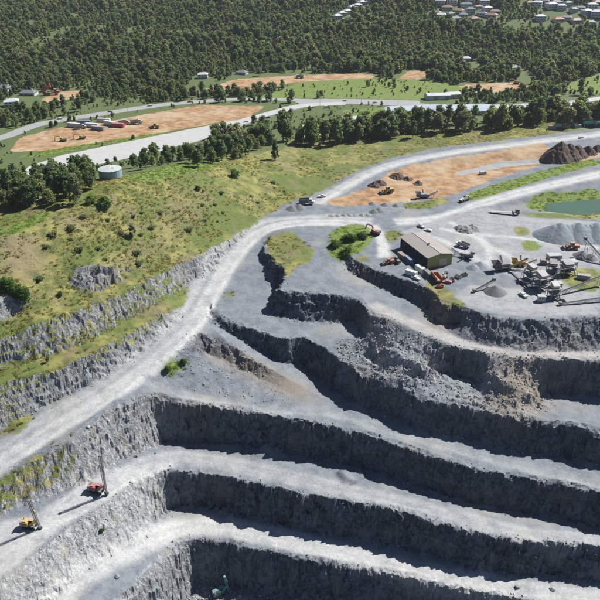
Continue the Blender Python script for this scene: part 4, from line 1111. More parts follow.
# ------------------------------------------------------------------ workshop shed
M_ROOF = plain("weathered_roof_sheet", (0.26, 0.20, 0.17), 0.6, 0.0, 0.6, 0.3); M_OLIVE = plain("olive_wall_sheet", (0.30, 0.26, 0.085), 0.6, 0, 0.3, 0.6)
def shed():
    x0, y0 = unproj(427, 269, 0); a = math.atan2(24.6, -9.9) - R90
    t = thing("workshop_shed", "long workshop shed with brown roof and olive end wall", "shed", (x0, y0, hz(x0 + 4, y0 + 6) - 0.1), a)
    W, L, H, Hr = 15.0, 29.0, 6.6, 7.9
    MB().box((W / 2, 0.1, H / 2), (W, 0.2, H)).add([(0, 0, H), (W, 0, H), (W / 2, 0, Hr), (0, 0.2, H), (W, 0.2, H), (W / 2, 0.2, Hr)], [(0, 1, 2), (5, 4, 3), (0, 2, 5, 3), (2, 1, 4, 5)]).build("end_wall", M_OLIVE, t)["label"] = "olive sheet end wall"
    MB().box((W / 2, L - 0.1, H / 2), (W, 0.2, H)).build("back_wall", M_GRY, t)
    sw = MB().box((W - 0.1, L / 2, H / 2), (0.2, L - 0.4, H)).build("side_wall", M_GRY, t)
    for k in range(8):
        MB().box((0.15, 0.4 + k * (L - 0.8) / 7, H / 2), (0.3, 0.3, H)).build("column", M_DRK, t)
    ns = 24
    for side in (0, 1):
        for k in range(ns):
            y = -0.5 + (k + 0.5) * (L + 1) / ns; w = (L + 1) / ns - 0.02
            if side == 0: P = [(-0.6, H - 0.1), (W / 2, Hr + 0.08 + 0.01 * (k % 2))]
            else: P = [(W / 2, Hr + 0.08 + 0.01 * (k % 2)), (W + 0.6, H - 0.1)]
            mb = MB(); (xa, za), (xb, zb) = P
            mb.add([(xa, y - w / 2, za), (xb, y - w / 2, zb), (xb, y + w / 2, zb), (xa, y + w / 2, za), (xa, y - w / 2, za - .1), (xb, y - w / 2, zb - .1), (xb, y + w / 2, zb - .1), (xa, y + w / 2, za - .1)],
                   [(0, 1, 2, 3), (7, 6, 5, 4), (0, 4, 5, 1), (1, 5, 6, 2), (2, 6, 7, 3), (3, 7, 4, 0)])
            mb.build("roof_sheet", M_ROOF, t)
    MB().box((W / 2, L / 2, Hr + 0.16), (0.6, L + 1, 0.12)).build("ridge_cap", M_SILV, t)
    MB().box((W / 2, 12, Hr + 0.5), (1.0, 1.0, 0.7)).build("roof_vent", M_DRK, t)
    MB().box((W / 2 + 2, -0.03, 2.3), (4.5, 0.1, 4.6)).build("roller_door", M_BEI, t)
    MB().box((W + 6.0, L / 2 + 3, 3.2), (0.2, 20, 0.15)).build("gutter", M_SILV, t) if False else None
shed()
def container(mat, label, px, py, rz, L=6.1, group=None):
    t = thing("container", label, "container", atz(px, py), rz, group)
    b = MB().box((0, 0, 1.35), (2.4, L, 2.45))
    k = -L / 2 + 0.3
    while k < L / 2 - 0.2:
        for s in (-1, 1): b.box((s * 1.215, k, 1.35), (0.05, 0.14, 2.2))
        k += 0.42
    o = b.build("shell", mat, t)
    for s in (-0.58, 0.58): MB().box((s, -L / 2 - 0.03, 1.35), (1.1, 0.06, 2.3)).box((s * 0.3, -L / 2 - 0.08, 1.35), (0.05, 0.05, 2.2)).build("door", mat, t)
    MB().box((0, 0, 2.6), (2.44, L + 0.04, 0.06)).build("roof", mat, t)
    return t
container(M_WHT, "white container standing left of the red truck at the shed", 420, 271, 0.5); container(M_BLU, "blue container in the shade left of the shed", 409, 262, 0.35)
container(M_WHT, "white container at the plateau edge left of the shed", 411, 275, 0.9); container(M_RUST, "rust brown container at the shed's left side", 402, 258, 0.4)
container(M_DRK, "dark container in front of the shed between white container and truck", 428, 276, 0.3)
dump_truck(M_RED, "red truck parked in front of the olive shed wall", 436, 280, 0.25, 1.1, 0.0, M_ORG)
wheel_loader(M_ORG, "orange loader at the plateau edge beside the access track", 388, 264, 1.9, 0.9)
wheel_loader(M_DRK, "dark loader in the shade left of the shed", 396, 262, 0.4, 0.9)
excavator(M_BEI, "beige excavator in front of the shed's right corner", 444, 278, -0.7, 0.2, 0.75, 0.2)
car_shape("pickup", "white pickup between containers at the shed", "car", 416, 279, 0.8, M_WHT, "ute"); car_shape("car", "red car in front of the red truck near the plateau edge", "car", 447, 283, 1.3, M_RED, "car")
dump_truck(M_WHT, "small white truck standing on the yard right of the shed", 463, 247, 0.9, 0.9, 0.0, M_GRY)
mobile_screen(M_DRK, "dark screening unit with a conveyor right of the shed roof", 466, 258, 1.0, 0.85, body=M_GRY, long=8)
# scrap around the workshop
for i, (px, py, nm, lb, mt) in enumerate(((452, 281, "steel_bin", "rusty steel bin right of the shed front", M_RUST), (458, 278, "steel_bin", "grey steel bin right of the shed front", M_GRY), (440, 287, "steel_bin", "red steel bin near the platform edge", M_RED), (464, 276, "steel_bin", "dark steel bin left of the gravel heap", M_DRK))):
    t = thing(nm, lb, "bin", atz(px, py), i * 0.7)
    f = MB().box((0, 0, 0.15), (1.8, 3.4, 0.1))
    for s in (-1, 1): f.box((s * 0.9, 0, 0.7), (0.1, 3.4, 1.2)); f.box((0, s * 1.7, 0.7), (1.8, 0.1, 1.2))
    f.build("shell", mt, t); MB().beam((-1, 0, 1.32), (1, 0, 1.32), 0.1).box((0, 1.78, 0.9), (1.9, 0.08, 0.12)).build("rib", mt, t)

# ------------------------------------------------------------------ crushing plant
mobile_screen(M_YEL, "yellow mobile crusher left of the crushing plant", 503, 270, -R90 + 0.2, 1.25, "mobile_crusher", M_DRK, 8.0)
mobile_screen(M_YEL, "second yellow screen unit touching the yellow crusher", 520, 266, -R90 - 0.1, 0.95, long=6.0)
wheel_loader(M_ORG, "dusty orange loader below the large stockpile", 571, 249, R90, 1.15)
def tower(px, py, rz, w, d, h, levels, label, boxmat, name="screen_tower", hop=True):
    t = thing(name, label, "crusher plant", atz(px, py), rz)
    fr = MB()
    for sx in (-1, 1):
        for sy in (-1, 1): fr.beam((sx * w / 2, sy * d / 2, 0), (sx * w / 2, sy * d / 2, h), 0.3)
        fr.beam((sx * w / 2, -d / 2, 0.3), (sx * w / 2, d / 2, h * .5), 0.18); fr.beam((-w / 2, sx * d / 2, h * .5), (w / 2, sx * d / 2, 0.3), 0.18)
    fr.build("steel_frame", M_GRY, t)
    for k in range(levels):
        z = h * (k + 1) / levels
        p = MB().box((0, 0, z), (w + 1.4, d + 1.4, 0.15)).build("platform", M_GRY, t)
        rl = MB()
        for sx in (-1, 1):
            rl.beam((sx * (w / 2 + .65), -d / 2 - .65, z + 1.05), (sx * (w / 2 + .65), d / 2 + .65, z + 1.05), 0.07); rl.beam((-w / 2 - .65, sx * (d / 2 + .65), z + 1.05), (w / 2 + .65, sx * (d / 2 + .65), z + 1.05), 0.07)
            for sy in (-1, 0, 1): rl.beam((sx * (w / 2 + .65), sy * (d / 2 + .65), z), (sx * (w / 2 + .65), sy * (d / 2 + .65), z + 1.05), 0.06)
        rl.build("railing", M_YEL if k % 2 else M_SILV, p)
    MB().box((0, 0, h + 1.0), (w * .8, d * .85, 1.9), 0, Matrix.Rotation(0.18, 3, 'X')).build("screen_box", boxmat, t)
    MB().box((w * .2, -d * .1, h * .5 + .9), (w * .5, d * .6, 1.7)).build("crusher", M_DRK, t)
    if hop:
        q = MB(); q.add([(-w * .45, -d * .45, h * .35), (w * .45, -d * .45, h * .35), (w * .45, d * .45, h * .35), (-w * .45, d * .45, h * .35), (-.5, -.5, 0.8), (.5, -.5, 0.8), (.5, .5, 0.8), (-.5, .5, 0.8)], [(0, 4, 5, 1), (1, 5, 6, 2), (2, 6, 7, 3), (3, 7, 4, 0), (0, 1, 2, 3), (7, 6, 5, 4)])
        q.build("chute", M_RUST, t)
    st = MB(); n = 9
    for k in range(n): st.box((w / 2 + 1.5, -d / 2 + k * 0.55, (k + 1) * h / levels / n), (1.0, 0.3, 0.06))
    st.beam((w / 2 + 1.0, -d / 2 - .3, 0.1), (w / 2 + 1.0, -d / 2 + n * .55, h / levels + .1), 0.12, 0.2); st.beam((w / 2 + 2.0, -d / 2 - .3, 0.1), (w / 2 + 2.0, -d / 2 + n * .55, h / levels + .1), 0.12, 0.2)
    st.build("stair", M_SILV, t)
    return t
tower(540, 288, 0.3, 5, 6, 6.5, 2, "grey screening tower in the middle of the crushing plant", M_GRY)
tower(530, 279, 0.5, 4, 5, 6, 2, "low crusher tower beside the yellow machines", M_GRY)
tower(553, 297, 0.1, 4, 4.5, 5.5, 2, "front screening tower with pale box near the platform edge", M_SILV, hop=False)
tower(566, 274, 0.2, 6, 5, 5, 1, "dark surge bin under the pale cabin of the plant", M_DRK)
tower(551, 276, -0.2, 4.5, 5.5, 6.5, 2, "dark crusher tower behind the front screening tower", M_DRK)
def conv_thing(label, pa, pb, za, zb, w=1.2, legs=3, mat=M_GRY):
    ax, ay = at(*pa); bx, by = at(*pb); g = hz(ax, ay)
    t = thing("belt_conveyor", label, "conveyor", (ax, ay, g))
    conveyor(t, (0, 0, za), (bx - ax, by - ay, zb), w, legs, mat)
    MB().box((bx - ax, by - ay, zb + 0.3), (1.5, 1.5, 1.3)).build("head_chute", M_DRK, t); MB().box((0, 0, za + 0.3), (1.6, 1.6, 1.0)).build("tail_box", M_DRK, t)
    return t
conv_thing("dark inclined conveyor rising beside the large stockpile", (608, 266), (582, 254), 0.9, 9.5, 1.8, 3, M_DRK)
conv_thing("grey conveyor running from the plant to the right edge", (556, 296), (604, 284), 1.2, 5.5, 1.1, 3)
conv_thing("conveyor between the screening tower and the dark surge bin", (543, 286), (566, 272), 1.5, 6.0, 1.0, 2)
conv_thing("conveyor from the yellow crusher to the screening tower", (512, 272), (540, 286), 1.3, 7.5, 1.0, 2)
conv_thing("low conveyor feeding the small dark conical pile", (474, 292), (493, 287), 0.8, 4.2, 0.8, 1, M_DRK)
conv_thing("pale low conveyor along the front of the platform", (560, 305), (606, 301), 0.9, 2.2, 1.0, 3, M_SILV)
conv_thing("short conveyor left of the front screening tower", (520, 283), (549, 297), 1.0, 5.0, 1.0, 2, M_DRK)
def cabin(label, px, py, rz, d, mat, z=0.3):
    t = thing("site_cabin", label, "cabin", atz(px, py), rz)
    MB().box((0, 0, z + d[2] / 2), d).build("wall", mat, t); MB().box((0, 0, z + d[2] + 0.08), (d[0] + .3, d[1] + .3, 0.16)).build("roof", M_SILV, t)
    for k in (-0.28, 0.08): MB().box((d[0] * k, -d[1] / 2 - 0.02, z + d[2] * .6), (d[0] * .2, 0.06, d[2] * .35)).build("window", M_GLS, t)
    MB().box((d[0] * .36, -d[1] / 2 - 0.02, z + 1.0), (0.9, 0.06, 2.0)).build("door", M_GRY, t)
    for sx in (-1, 1):
        for sy in (-1, 1): MB().box((sx * d[0] * .45, sy * d[1] * .42, z / 2 - .2), (.25, .25, z + .4)).build("leg", M_GRY, t)
cabin("pale control cabin beside the dark surge bin", 568, 268, 0.15, (8, 4, 3), M_SILV, 1.2)
cabin("pale switch cabin at the front of the plant", 541, 301, -0.1, (3.5, 2.4, 2.5), M_SILV); cabin("small blue cabin in the crushing plant", 557, 288, 0.2, (4, 2.6, 2.6), M_BLU); cabin("grey cabin left of the pale control cabin", 553, 262, 0.1, (7, 4, 3), M_GRY, 1.5)
container(M_GRY, "grey container right of the dark surge bin", 583, 279, 1.3); container(M_RUST, "rusty container at the plant behind the pale cabin", 546, 264, 1.5)
car_shape("pickup", "white pickup parked in front of the plant near the small pile", "car", 523, 296, 0.4, M_WHT, "ute"); car_shape("car", "dark car parked beside the plant's front tower", "car", 561, 301, 1.3, M_DRK, "car")
# pond
def pond():
    P = [at(*p) for p in ((524, 207.5), (545, 204.5), (570, 202), (600, 200), (660, 197), (700, 200), (700, 217), (640, 217.5), (600, 216.5), (560, 215), (535, 213))]
    P = smooth_poly(P + [P[0]], 6)[:-1]
    me = bpy.data.meshes.new("pond"); me.from_pydata([(p[0], p[1], 0) for p in P], [], [tuple(range(len(P)))]); me.update()
    m, nt, b = newmat("pond_water"); g = nnode(nt, "ShaderNodeNewGeometry")
    nt.links.new(mixc(nt, noise(nt, g.outputs["Position"], 0.06, 2), (0.045, 0.085, 0.052), (0.07, 0.115, 0.065)), b.inputs["Base Color"])
    b.inputs["Roughness"].default_value = 0.15; b.inputs["Specular IOR Level"].default_value = 0.3
    bp = nnode(nt, "ShaderNodeBump"); bp.inputs["Strength"].default_value = 0.15; bp.inputs["Distance"].default_value = 0.15
    nt.links.new(noise(nt, g.outputs["Position"], 0.9, 3), bp.inputs["Height"]); nt.links.new(bp.outputs[0], b.inputs["Normal"])
    me.materials.append(m); o = bpy.data.objects.new("pond", me); COL.objects.link(o); o.location = (0, 0, -1.95)
    o["kind"] = "structure"; o["label"] = "teal pond water behind the large stockpile"
pond()
# water tank
def tank():
    x, y = TK; t = thing("water_tank", "round pale blue water tank with flat white roof", "tank", (x, y, hz(x, y) - 0.3), 0.4)
    R, Hh, n = 6.6, 6.2, 28
    for k in range(n):
        a0, a1 = 2 * math.pi * k / n, 2 * math.pi * (k + 0.985) / n
        V = [(R * math.cos(a), R * math.sin(a), z) for z in (0, Hh) for a in (a0, a1)] + [((R - .1) * math.cos(a), (R - .1) * math.sin(a), z) for z in (0, Hh) for a in (a0, a1)]
        MB().add(V, [(0, 1, 3, 2), (5, 4, 6, 7), (2, 3, 7, 6), (0, 4, 5, 1), (0, 2, 6, 4), (1, 5, 7, 3)]).build("wall_panel", M_TANK, t)
    rf = MB(); V = [(0, 0, Hh + 0.9)] + [((R + .15) * math.cos(2 * math.pi * k / n), (R + .15) * math.sin(2 * math.pi * k / n), Hh) for k in range(n)]
    rf.add(V + [(v[0], v[1], v[2] - .15) for v in V[1:]], [(0, k + 1, (k + 1) % n + 1) for k in range(n)] + [(k + 1, n + 1 + k, n + 1 + (k + 1) % n, (k + 1) % n + 1) for k in range(n)]).build("roof", M_TROOF, t)
    ld = MB()
    for s in (-.25, .25): ld.beam((s, -R - .25, 0.2), (s, -R - .25, Hh + .8), .07)
    for k in range(14): ld.beam((-.25, -R - .25, .5 + k * .42), (.25, -R - .25, .5 + k * .42), .05)
    ld.build("ladder", M_SILV, t)
    MB().box((1.5, -1.5, Hh + .75), (1, 1, .35)).build("hatch", M_SILV, t)
M_TANK = plain("tank_sheet", (0.24, 0.32, 0.37), 0.5, 0, 0.15); M_TROOF = plain("tank_roof", (0.36, 0.40, 0.38), 0.5, 0, 0.1)
tank()
# ------------------------------------------------------------------ beyond the quarry: houses, sheds, vehicles, poles
M_WALLS = [plain("house_render", c, 0.7, 0, 0.1, 0.4) for c in ((0.52, 0.52, 0.50), (0.40, 0.36, 0.30), (0.45, 0.46, 0.47))]
M_ROOFS = [plain("house_roof", c, 0.6, 0, 0.15, 0.4) for c in ((0.42, 0.43, 0.45), (0.13, 0.14, 0.16), (0.24, 0.25, 0.27), (0.30, 0.11, 0.07), (0.20, 0.13, 0.10))]
def house_proto(W, L, H, wall, roof, label, loc, rz, group, two=False):
    t = thing("house", label, "house", loc, rz, group)
    MB().box((0, 0, H / 2 - 1), (W, L, H + 2)).build("wall", wall, t)
    e = 0.6; rh = 2.2
    rf = MB().add([(-W / 2 - e, -L / 2 - e, H), (W / 2 + e, -L / 2 - e, H), (W / 2 + e, L / 2 + e, H), (-W / 2 - e, L / 2 + e, H), (-W / 4, 0, H + rh), (W / 4, 0, H + rh)],
                  [(0, 1, 5, 4), (1, 2, 5), (2, 3, 4, 5), (3, 0, 4), (3, 2, 1, 0)]).build("roof", roof, t)
    MB().box((W * .2, L * .2, H + 1.6), (.8, .8, 1.6)).build("chimney", wall, rf)
    for k in (-.34, -.05, .3):
        for z in ((1.5, 4.4) if two else (1.5,)):
            w = MB().box((W * k, -L / 2 - .03, z), (W * .16, .1, 1.3)).build("window", M_GLS, t)
            MB().box((W * k, -L / 2 - .08, z - .72), (W * .18, .14, .1)).build("sill", wall, w)
    MB().box((W * .12, -L / 2 - .03, 1.05), (1.0, .1, 2.1)).build("door", M_DRK, t)
    return t
HP = {}
def house(px, py, kind, label, group=None, s=1.0, rz=None):
    x, y = at(px, py); TAKEN.append((x, y, 10.0)); TAKEN.append((x, y - 15, 8.0)); TAKEN.append((x, y - 28, 6.0))
    if group is None:
        for d in (0, 16, 32, 48, 64): TAKEN.append((x, y - d, 13.0))
    rz = rng.uniform(-.5, .5) if rz is None else rz
    loc = (x, y, hz(x, y))
    if kind not in HP:
        spec = {0: (14, 11, 5.8, 0, 0, True), 1: (16, 11, 3.2, 0, 1, False), 2: (13, 10, 5.6, 1, 2, True), 3: (15, 11, 3.2, 2, 3, False), 4: (15, 10, 3.0, 1, 4, False), 5: (12, 10, 5.6, 2, 1, True)}[kind]
        HP[kind] = house_proto(spec[0], spec[1], spec[2], M_WALLS[spec[3]], M_ROOFS[spec[4]], label, loc, rz, group, spec[5])
        HP[kind].scale = (s, s, s)
        if group is None and "group" in HP[kind]: del HP[kind]["group"]
        return HP[kind]
    r = copy_tree(HP[kind], loc, rz, label, group, s)
    if group is None and "group" in r: del r["group"]
    return r
LAB = {0: "two storey white house with pale roof", 1: "low white house with dark roof", 2: "two storey beige house with grey roof", 3: "low pale house with terracotta roof", 4: "low tan house with brown roof", 5: "two storey grey house with charcoal roof"}
SIDE = {"a": "in the suburb at the top centre right", "b": "in the suburb at the top right corner"}
for px, py, k, a in ((436, 14, 1, "a"), (441, 18, 0, "a"), (447, 9, 2, "a"), (450, 17, 0, "a"), (455, 20, 1, "a"), (458, 12, 0, "a"), (463, 18, 2, "a"), (466, 6, 1, "a"), (470, 13, 0, "a"), (474, 20, 2, "a"), (478, 8, 0, "a"), (482, 15, 1, "a"), (487, 11, 0, "a"), (491, 17, 2, "a"), (484, 4, 0, "a"), (470, 2, 0, "a"), (495, 13, 0, "a"), (452, 4, 0, "a"), (440, 5, 2, "a"),
                     (530, 4, 0, "b"), (537, 6, 0, "b"), (544, 4, 2, "b"), (551, 8, 0, "b"), (556, 4, 1, "b"), (561, 9, 0, "b"), (567, 6, 2, "b"), (573, 12, 0, "b"), (580, 9, 1, "b"), (586, 14, 0, "b"), (592, 8, 0, "b"), (596, 16, 0, "b"), (540, 20, 0, "b"), (576, 22, 0, "b"), (590, 26, 2, "b"), (566, 19, 1, "b"), (598, 4, 2, "b")):
    k = (k, k, 4, 5)[int(px * 3 + py) % 4]
    house(px, py, k, LAB[k] + " " + SIDE[a], LAB[k].split(" with")[0] + "s " + SIDE[a], rng.uniform(.85, 1.15))
house(558, 21, 3, "low pale house with terracotta roof, the only orange roof at top right")
for i, (px, py) in enumerate(((337, 19), (342, 16), (347, 14), (352, 10), (357, 8), (362, 5), (367, 3))):
    house(px, py, 0, "white house in the row among trees at the top centre", "row of white houses at the top centre", 0.9, 0.6)
house(5, 90, 1, "low white house at the left edge above the highway bend"); house(29, 95, 1, "low white house left of the red tipper truck", None, 1.0)
house(12, 106, 0, "white house nearest the highway at the left edge", None, .9); house(203, 78, 0, "white house alone in the forest left of the clay cut", None, .8); house(242, 74, 1, "low white house behind the clay cut", None, .8)
house(466, 61, 0, "pair house half hidden in the forest right of centre", None, .7); house(514, 69, 1, "low house hidden in the forest above the sand heap", None, .8)
x, y = at(52, 94)
dump_truck(M_RED, "red tipper truck with raised tray in a clearing above the highway", 51, 95, -1.3, 1.9, 0.55); TAKEN.append((x, y, 16)); TAKEN.append((x, y - 22, 16)); TAKEN.append((x, y - 44, 15)); TAKEN.append((x, y - 66, 14))

def warehouse(label, px, py, rz, W, L, H, wall, roof):
    x, y = at(px, py) if py < 100 else under(px, py)
    t = thing("warehouse", label, "building", (x, y, hz(x, y) - 0.3), rz)
    TAKEN.append((x, y, 14 + W * .35))
    MB().box((0, 0, H / 2), (W, L, H)).build("wall", wall, t)
    n = max(4, int(W / 7))
    for k in range(n):
        xa = -W / 2 + (k + .5) * W / n
        MB().add([(xa - W / n * .495, -L / 2 - .5, H + .05), (xa + W / n * .495, -L / 2 - .5, H + .05), (xa + W / n * .495, 0, H + 1.6), (xa - W / n * .495, 0, H + 1.6), (xa - W / n * .495, L / 2 + .5, H + .05), (xa + W / n * .495, L / 2 + .5, H + .05)],
                 [(0, 1, 2, 3), (3, 2, 5, 4), (0, 3, 4), (1, 5, 2), (0, 4, 5, 1)]).build("roof_panel", roof, t)
        if k % 2: MB().box((xa, -L / 2 - .05, 2.1), (4.2, .12, 4.2)).build("roller_door", M_GRY, t)
    return t
M_ZINC = plain("pale_blue_roof", (0.36, 0.41, 0.47), 0.45, 0.1, 0.15, 0.1)
warehouse("long warehouse with pale blue grey roof behind the tree belt", 455, 113, 0.06, 70, 24, 5, M_WALLS[2], M_ZINC); warehouse("second blue grey warehouse left of the long one", 408, 113, 0.1, 36, 18, 4.5, M_WALLS[2], M_ZINC)
warehouse("white shed beside the green field right of centre", 437, 99, 0.1, 24, 11, 5, M_WALLS[0], M_ROOFS[0]); warehouse("small white shed left of the sand heap", 452, 98, 0.2, 15, 10, 5, M_WALLS[0], M_ROOFS[0]); warehouse("low white depot behind parked cars", 352, 122, 0.15, 26, 10, 4, M_WALLS[0], M_ROOFS[0])

# vehicles far away, copied from one of each colour
CARS = {}
def far_car(px, py, rz, key, label, group):
    x, y = under(px, py); TAKEN.append((x, y, 5.0))
    loc = Vector((x, y, hz(x, y) + 0.03))
    mt, kind = {"w": (M_WHT, "car"), "g": (M_GRY, "car"), "d": (M_DRK, "car"), "r": (M_RED, "car"), "v": (M_WHT, "van"), "b": (M_BLU, "car")}[key]
    nm = "van" if kind == "van" else "car"
    if key not in CARS: CARS[key] = car_shape(nm, label, nm, 0, 0, rz, mt, kind, group, loc); return
    copy_tree(CARS[key], loc, rz, label, group)
CN = {"w": "white", "g": "grey", "d": "black", "r": "red", "v": "white", "b": "blue"}
for i, px in enumerate(range(300, 356, 5)):
    for row in (0, 1, 2):
        k = "wgwdvwrwb"[(i * 5 + row * 2) % 9]
        far_car(px + row * 1.5, 138 - 0.12 * (px - 300) - 5.0 * row, 0.15, k, f"{CN[k]} {'van' if k == 'v' else 'car'} in the parking rows behind the tree belt", f"{CN[k]} {'vans' if k == 'v' else 'cars'} in the parking rows")
for px, py, k in ((238, 124, "w"), (246, 122, "w"), (268, 118, "d"), (277, 115, "w"), (286, 113, "g"), (293, 110, "w"), (312, 108, "w"), (327, 108, "v"), (256, 119, "g")):
    far_car(px, py, -1.0, k, f"{CN[k]} {'van' if k == 'v' else 'car'} driving on the pale slip road", f"{CN[k]} {'vans' if k == 'v' else 'cars'} on the slip road")
for px, py, k in ((60, 119, "w"), (110, 112, "d"), (150, 106, "w"), (190, 102, "r"), (345, 101, "w"), (375, 103, "g"), (520, 106, "w"), (560, 104, "d")):
    far_car(px, py, -1.35, k, f"{CN[k]} car driving on the highway", f"{CN[k]} cars on the highway")
for i, (px, py) in enumerate(((150, 157), (157, 155), (164, 153), (172, 151), (180, 149), (188, 147), (196, 146), (142, 159))):
    k = "wwgwwvdw"[i]; far_car(px, py, 0.3, k, f"{CN[k]} {'van' if k == 'v' else 'car'} parked along the near edge of the pale yard", f"{CN[k]} {'vans' if k == 'v' else 'cars'} along the pale yard")
# earthworks site
for px, py, rz, m, lb in ((74, 127, 1.2, M_WHT, "leftmost white container on the brown earthworks"), (92, 127, 1.3, M_WHT, "large white container in the middle of the earthworks compound"), (98, 130, 1.2, M_GRY, "grey container in front of the earthworks compound"),
                          (110, 125, 1.0, M_WHT, "white container right of the middle of the earthworks compound"), (84, 124, 1.5, M_BLU, "blue container behind the white ones of the earthworks"), (118, 127, 1.3, M_RED, "red container at the right of the earthworks compound"), (104, 122, 1.4, M_WHT, "white container at the back of the earthworks compound")):
    c = container(m, lb, px, py, rz, 12.0); c.scale = (1.25, 1.0, 1.3)
for px, py, lb in ((124, 125, "white truck right of the earthworks containers"), (136, 124, "white truck farthest right in the earthworks compound"), (80, 129, "white truck at the left of the earthworks compound")):
    dump_truck(M_WHT, lb, px, py, -1.2, 1.2, 0, M_GRY)
excavator(M_YEL, "yellow excavator at the near left edge of the earthworks", 63, 141, 1.2, 0.3, 1.0, .3); excavator(M_YEL, "yellow excavator in front of the earthworks compound", 82, 139, 1.6, 0.2, 1.0, .5); wheel_loader(M_YEL, "yellow loader at the right end of the earthworks", 155, 128, 1.3, 1.2)
excavator(M_YEL, "yellow excavator on the far sand heap", 516, 84, 1.3, 0.2, 1.2, .5); dump_truck(M_WHT, "white truck beside the clay cut far behind", 300, 78, 1.3, 1.1, 0, M_GRY)
# upper right corner of the quarry
dump_truck(M_TEAL, "teal truck at the right edge below the tree belt", 588, 126, -1.4, 1.5, 0, M_TEAL); car_shape("car", "white car on the haul road at the right edge", "car", 581, 138, -1.2, M_WHT, "car"); dump_truck(M_WHT, "white truck beside the teal truck at the right edge", 597, 125, -1.4, 1.2, 0, M_WHT)
for i, (px, py, m) in enumerate(((552, 129, M_GRY), (560, 127, M_WHT), (566, 128, M_RUST), (572, 126, M_BEI), (577, 128, M_GRY))):
    container(m, ("leftmost", "second", "third", "fourth", "rightmost")[i] + " container in the row along the upper haul road", px, py, 1.4 + .1 * i)
# street lights and concrete barrier
def pole(px, py, label, group):
    x, y = under(px, py)
    t = thing("street_light", label, "street light", (x, y, hz(x, y)), rng.uniform(-.2, .2), group)
    MB().tube((0, 0, 0), (0, 0, 11), .16, .09, 8).build("post", M_SILV, t)
    MB().beam((0, 0, 10.8), (2.4, 0, 11.4), .1).build("arm", M_SILV, t); MB().box((2.6, 0, 11.4), (.9, .3, .16)).build("lamp_head", M_GRY, t)
for px, py in ((128, 113), (165, 107), (200, 104), (240, 102), (270, 101), (320, 106), (361, 106), (398, 105), (430, 106), (518, 108), (552, 107)):
    pole(px, py, "grey street light beside the highway", "street lights of the highway")
def barrier(label, pts):
    W = [under(*p) for p in smooth_poly(pts, 5)]
    x0, y0 = W[0]; z0 = hz(x0, y0)
    t = thing("concrete_barrier", label, "barrier", (x0, y0, z0))
    for (xa, ya), (xb, yb) in zip(W[:-1], W[1:]):
        n = max(1, int(math.hypot(xb - xa, yb - ya) / 8))
        for k in range(n):
            p = Vector((xa + (xb - xa) * k / n, ya + (yb - ya) * k / n, 0)); q = Vector((xa + (xb - xa) * (k + .97) / n, ya + (yb - ya) * (k + .97) / n, 0))
            p.z = hz(p.x, p.y) - z0 + .6; q.z = hz(q.x, q.y) - z0 + .6; p.x -= x0; q.x -= x0; p.y -= y0; q.y -= y0
            MB().beam(p, q, .5, 1.5).build("panel", M_CONC, t)
M_CONC = plain("barrier_concrete", (0.6, 0.59, 0.57), 0.8, 0, 0.2, 0.2)
barrier("pale concrete barrier along the highway at right", [(500, 109), (560, 108), (600, 101), (640, 99)])
barrier("pale concrete barrier along the slip road", [(236, 128), (262, 119), (300, 109)])
# ------------------------------------------------------------------ single trees and shrubs
def belt_label(x):
    for lim, w in ((40, 'in front of the parked cars'), (110, 'in front of the left blue grey warehouse'), (190, 'in front of the long blue grey warehouse'), (1e9, 'right of the warehouses above the shade-darkened soil heap')):
        if x < lim: return 'tall gum tree of the belt ' + w, 'belt gum trees ' + w
def scatter_trees(poly, n, label, group, smin, smax, name="gum_tree", protos=PROTO, gap=4.0):
    P = [under(*p) for p in poly]
    xs = [p[0] for p in P]; ys = [p[1] for p in P]
    done = []; tries = 0
    def inside(x, y):
        c = False
        for i in range(len(P)):
            (xa, ya), (xb, yb) = P[i], P[i - 1]
            if (ya > y) != (yb > y) and x < (xb - xa) * (y - ya) / (yb - ya) + xa: c = not c
        return c
    while len(done) < n and tries < n * 60:
        tries += 1
        x = rng.uniform(min(xs), max(xs)); y = rng.uniform(min(ys), max(ys))
        if not inside(x, y) or any((x - a) ** 2 + (y - b) ** 2 < gap * gap for a, b in done): continue
        if any((x - a) ** 2 + (y - b) ** 2 < q * q for a, b, q in TAKEN): continue
        xx, yy = np.array([x]), np.array([y])
        if max(float(zval(k, xx, yy)[0]) for k in ('asphalt', 'concrete', 'dirt')) > 0.25: continue
        done.append((x, y))
        lb, gp = label(x) if callable(label) else (label, group)
        plant(name, rng.choice(protos), x, y, rng.uniform(smin, smax), lb, gp)
scatter_trees([(-30, 228), (0, 214), (45, 206), (72, 206), (88, 196), (96, 190), (96, 178), (60, 178), (0, 190), (-30, 200)], 58, "dark gum tree in the clump left of the water tank", "gum trees left of the water tank", 0.6, 0.98, gap=4.0)
scatter_trees([(112, 172), (165, 160), (240, 146), (240, 150), (165, 166), (125, 176)], 16, "gum tree behind the water tank in front of the pale yard", "gum trees behind the water tank", 0.5, 0.8, gap=7)
scatter_trees([(195, 168), (215, 138), (262, 130), (272, 146), (245, 160), (222, 168)], 42, "gum tree in the grove where the slope meets the public road", "gum trees in the grove above the slope", 0.6, 1.0, gap=5)
scatter_trees([(272, 142), (350, 132), (600, 116), (660, 112), (660, 121), (600, 126), (500, 131), (400, 139), (300, 147)], 150, belt_label, None, 0.7, 1.25, gap=3.7)
scatter_trees([(0, 128), (0, 112), (70, 104), (100, 107), (60, 117), (30, 124)], 24, "roadside tree beside the highway bend at left", "roadside trees at the highway bend", 0.5, 0.8, gap=5.5)
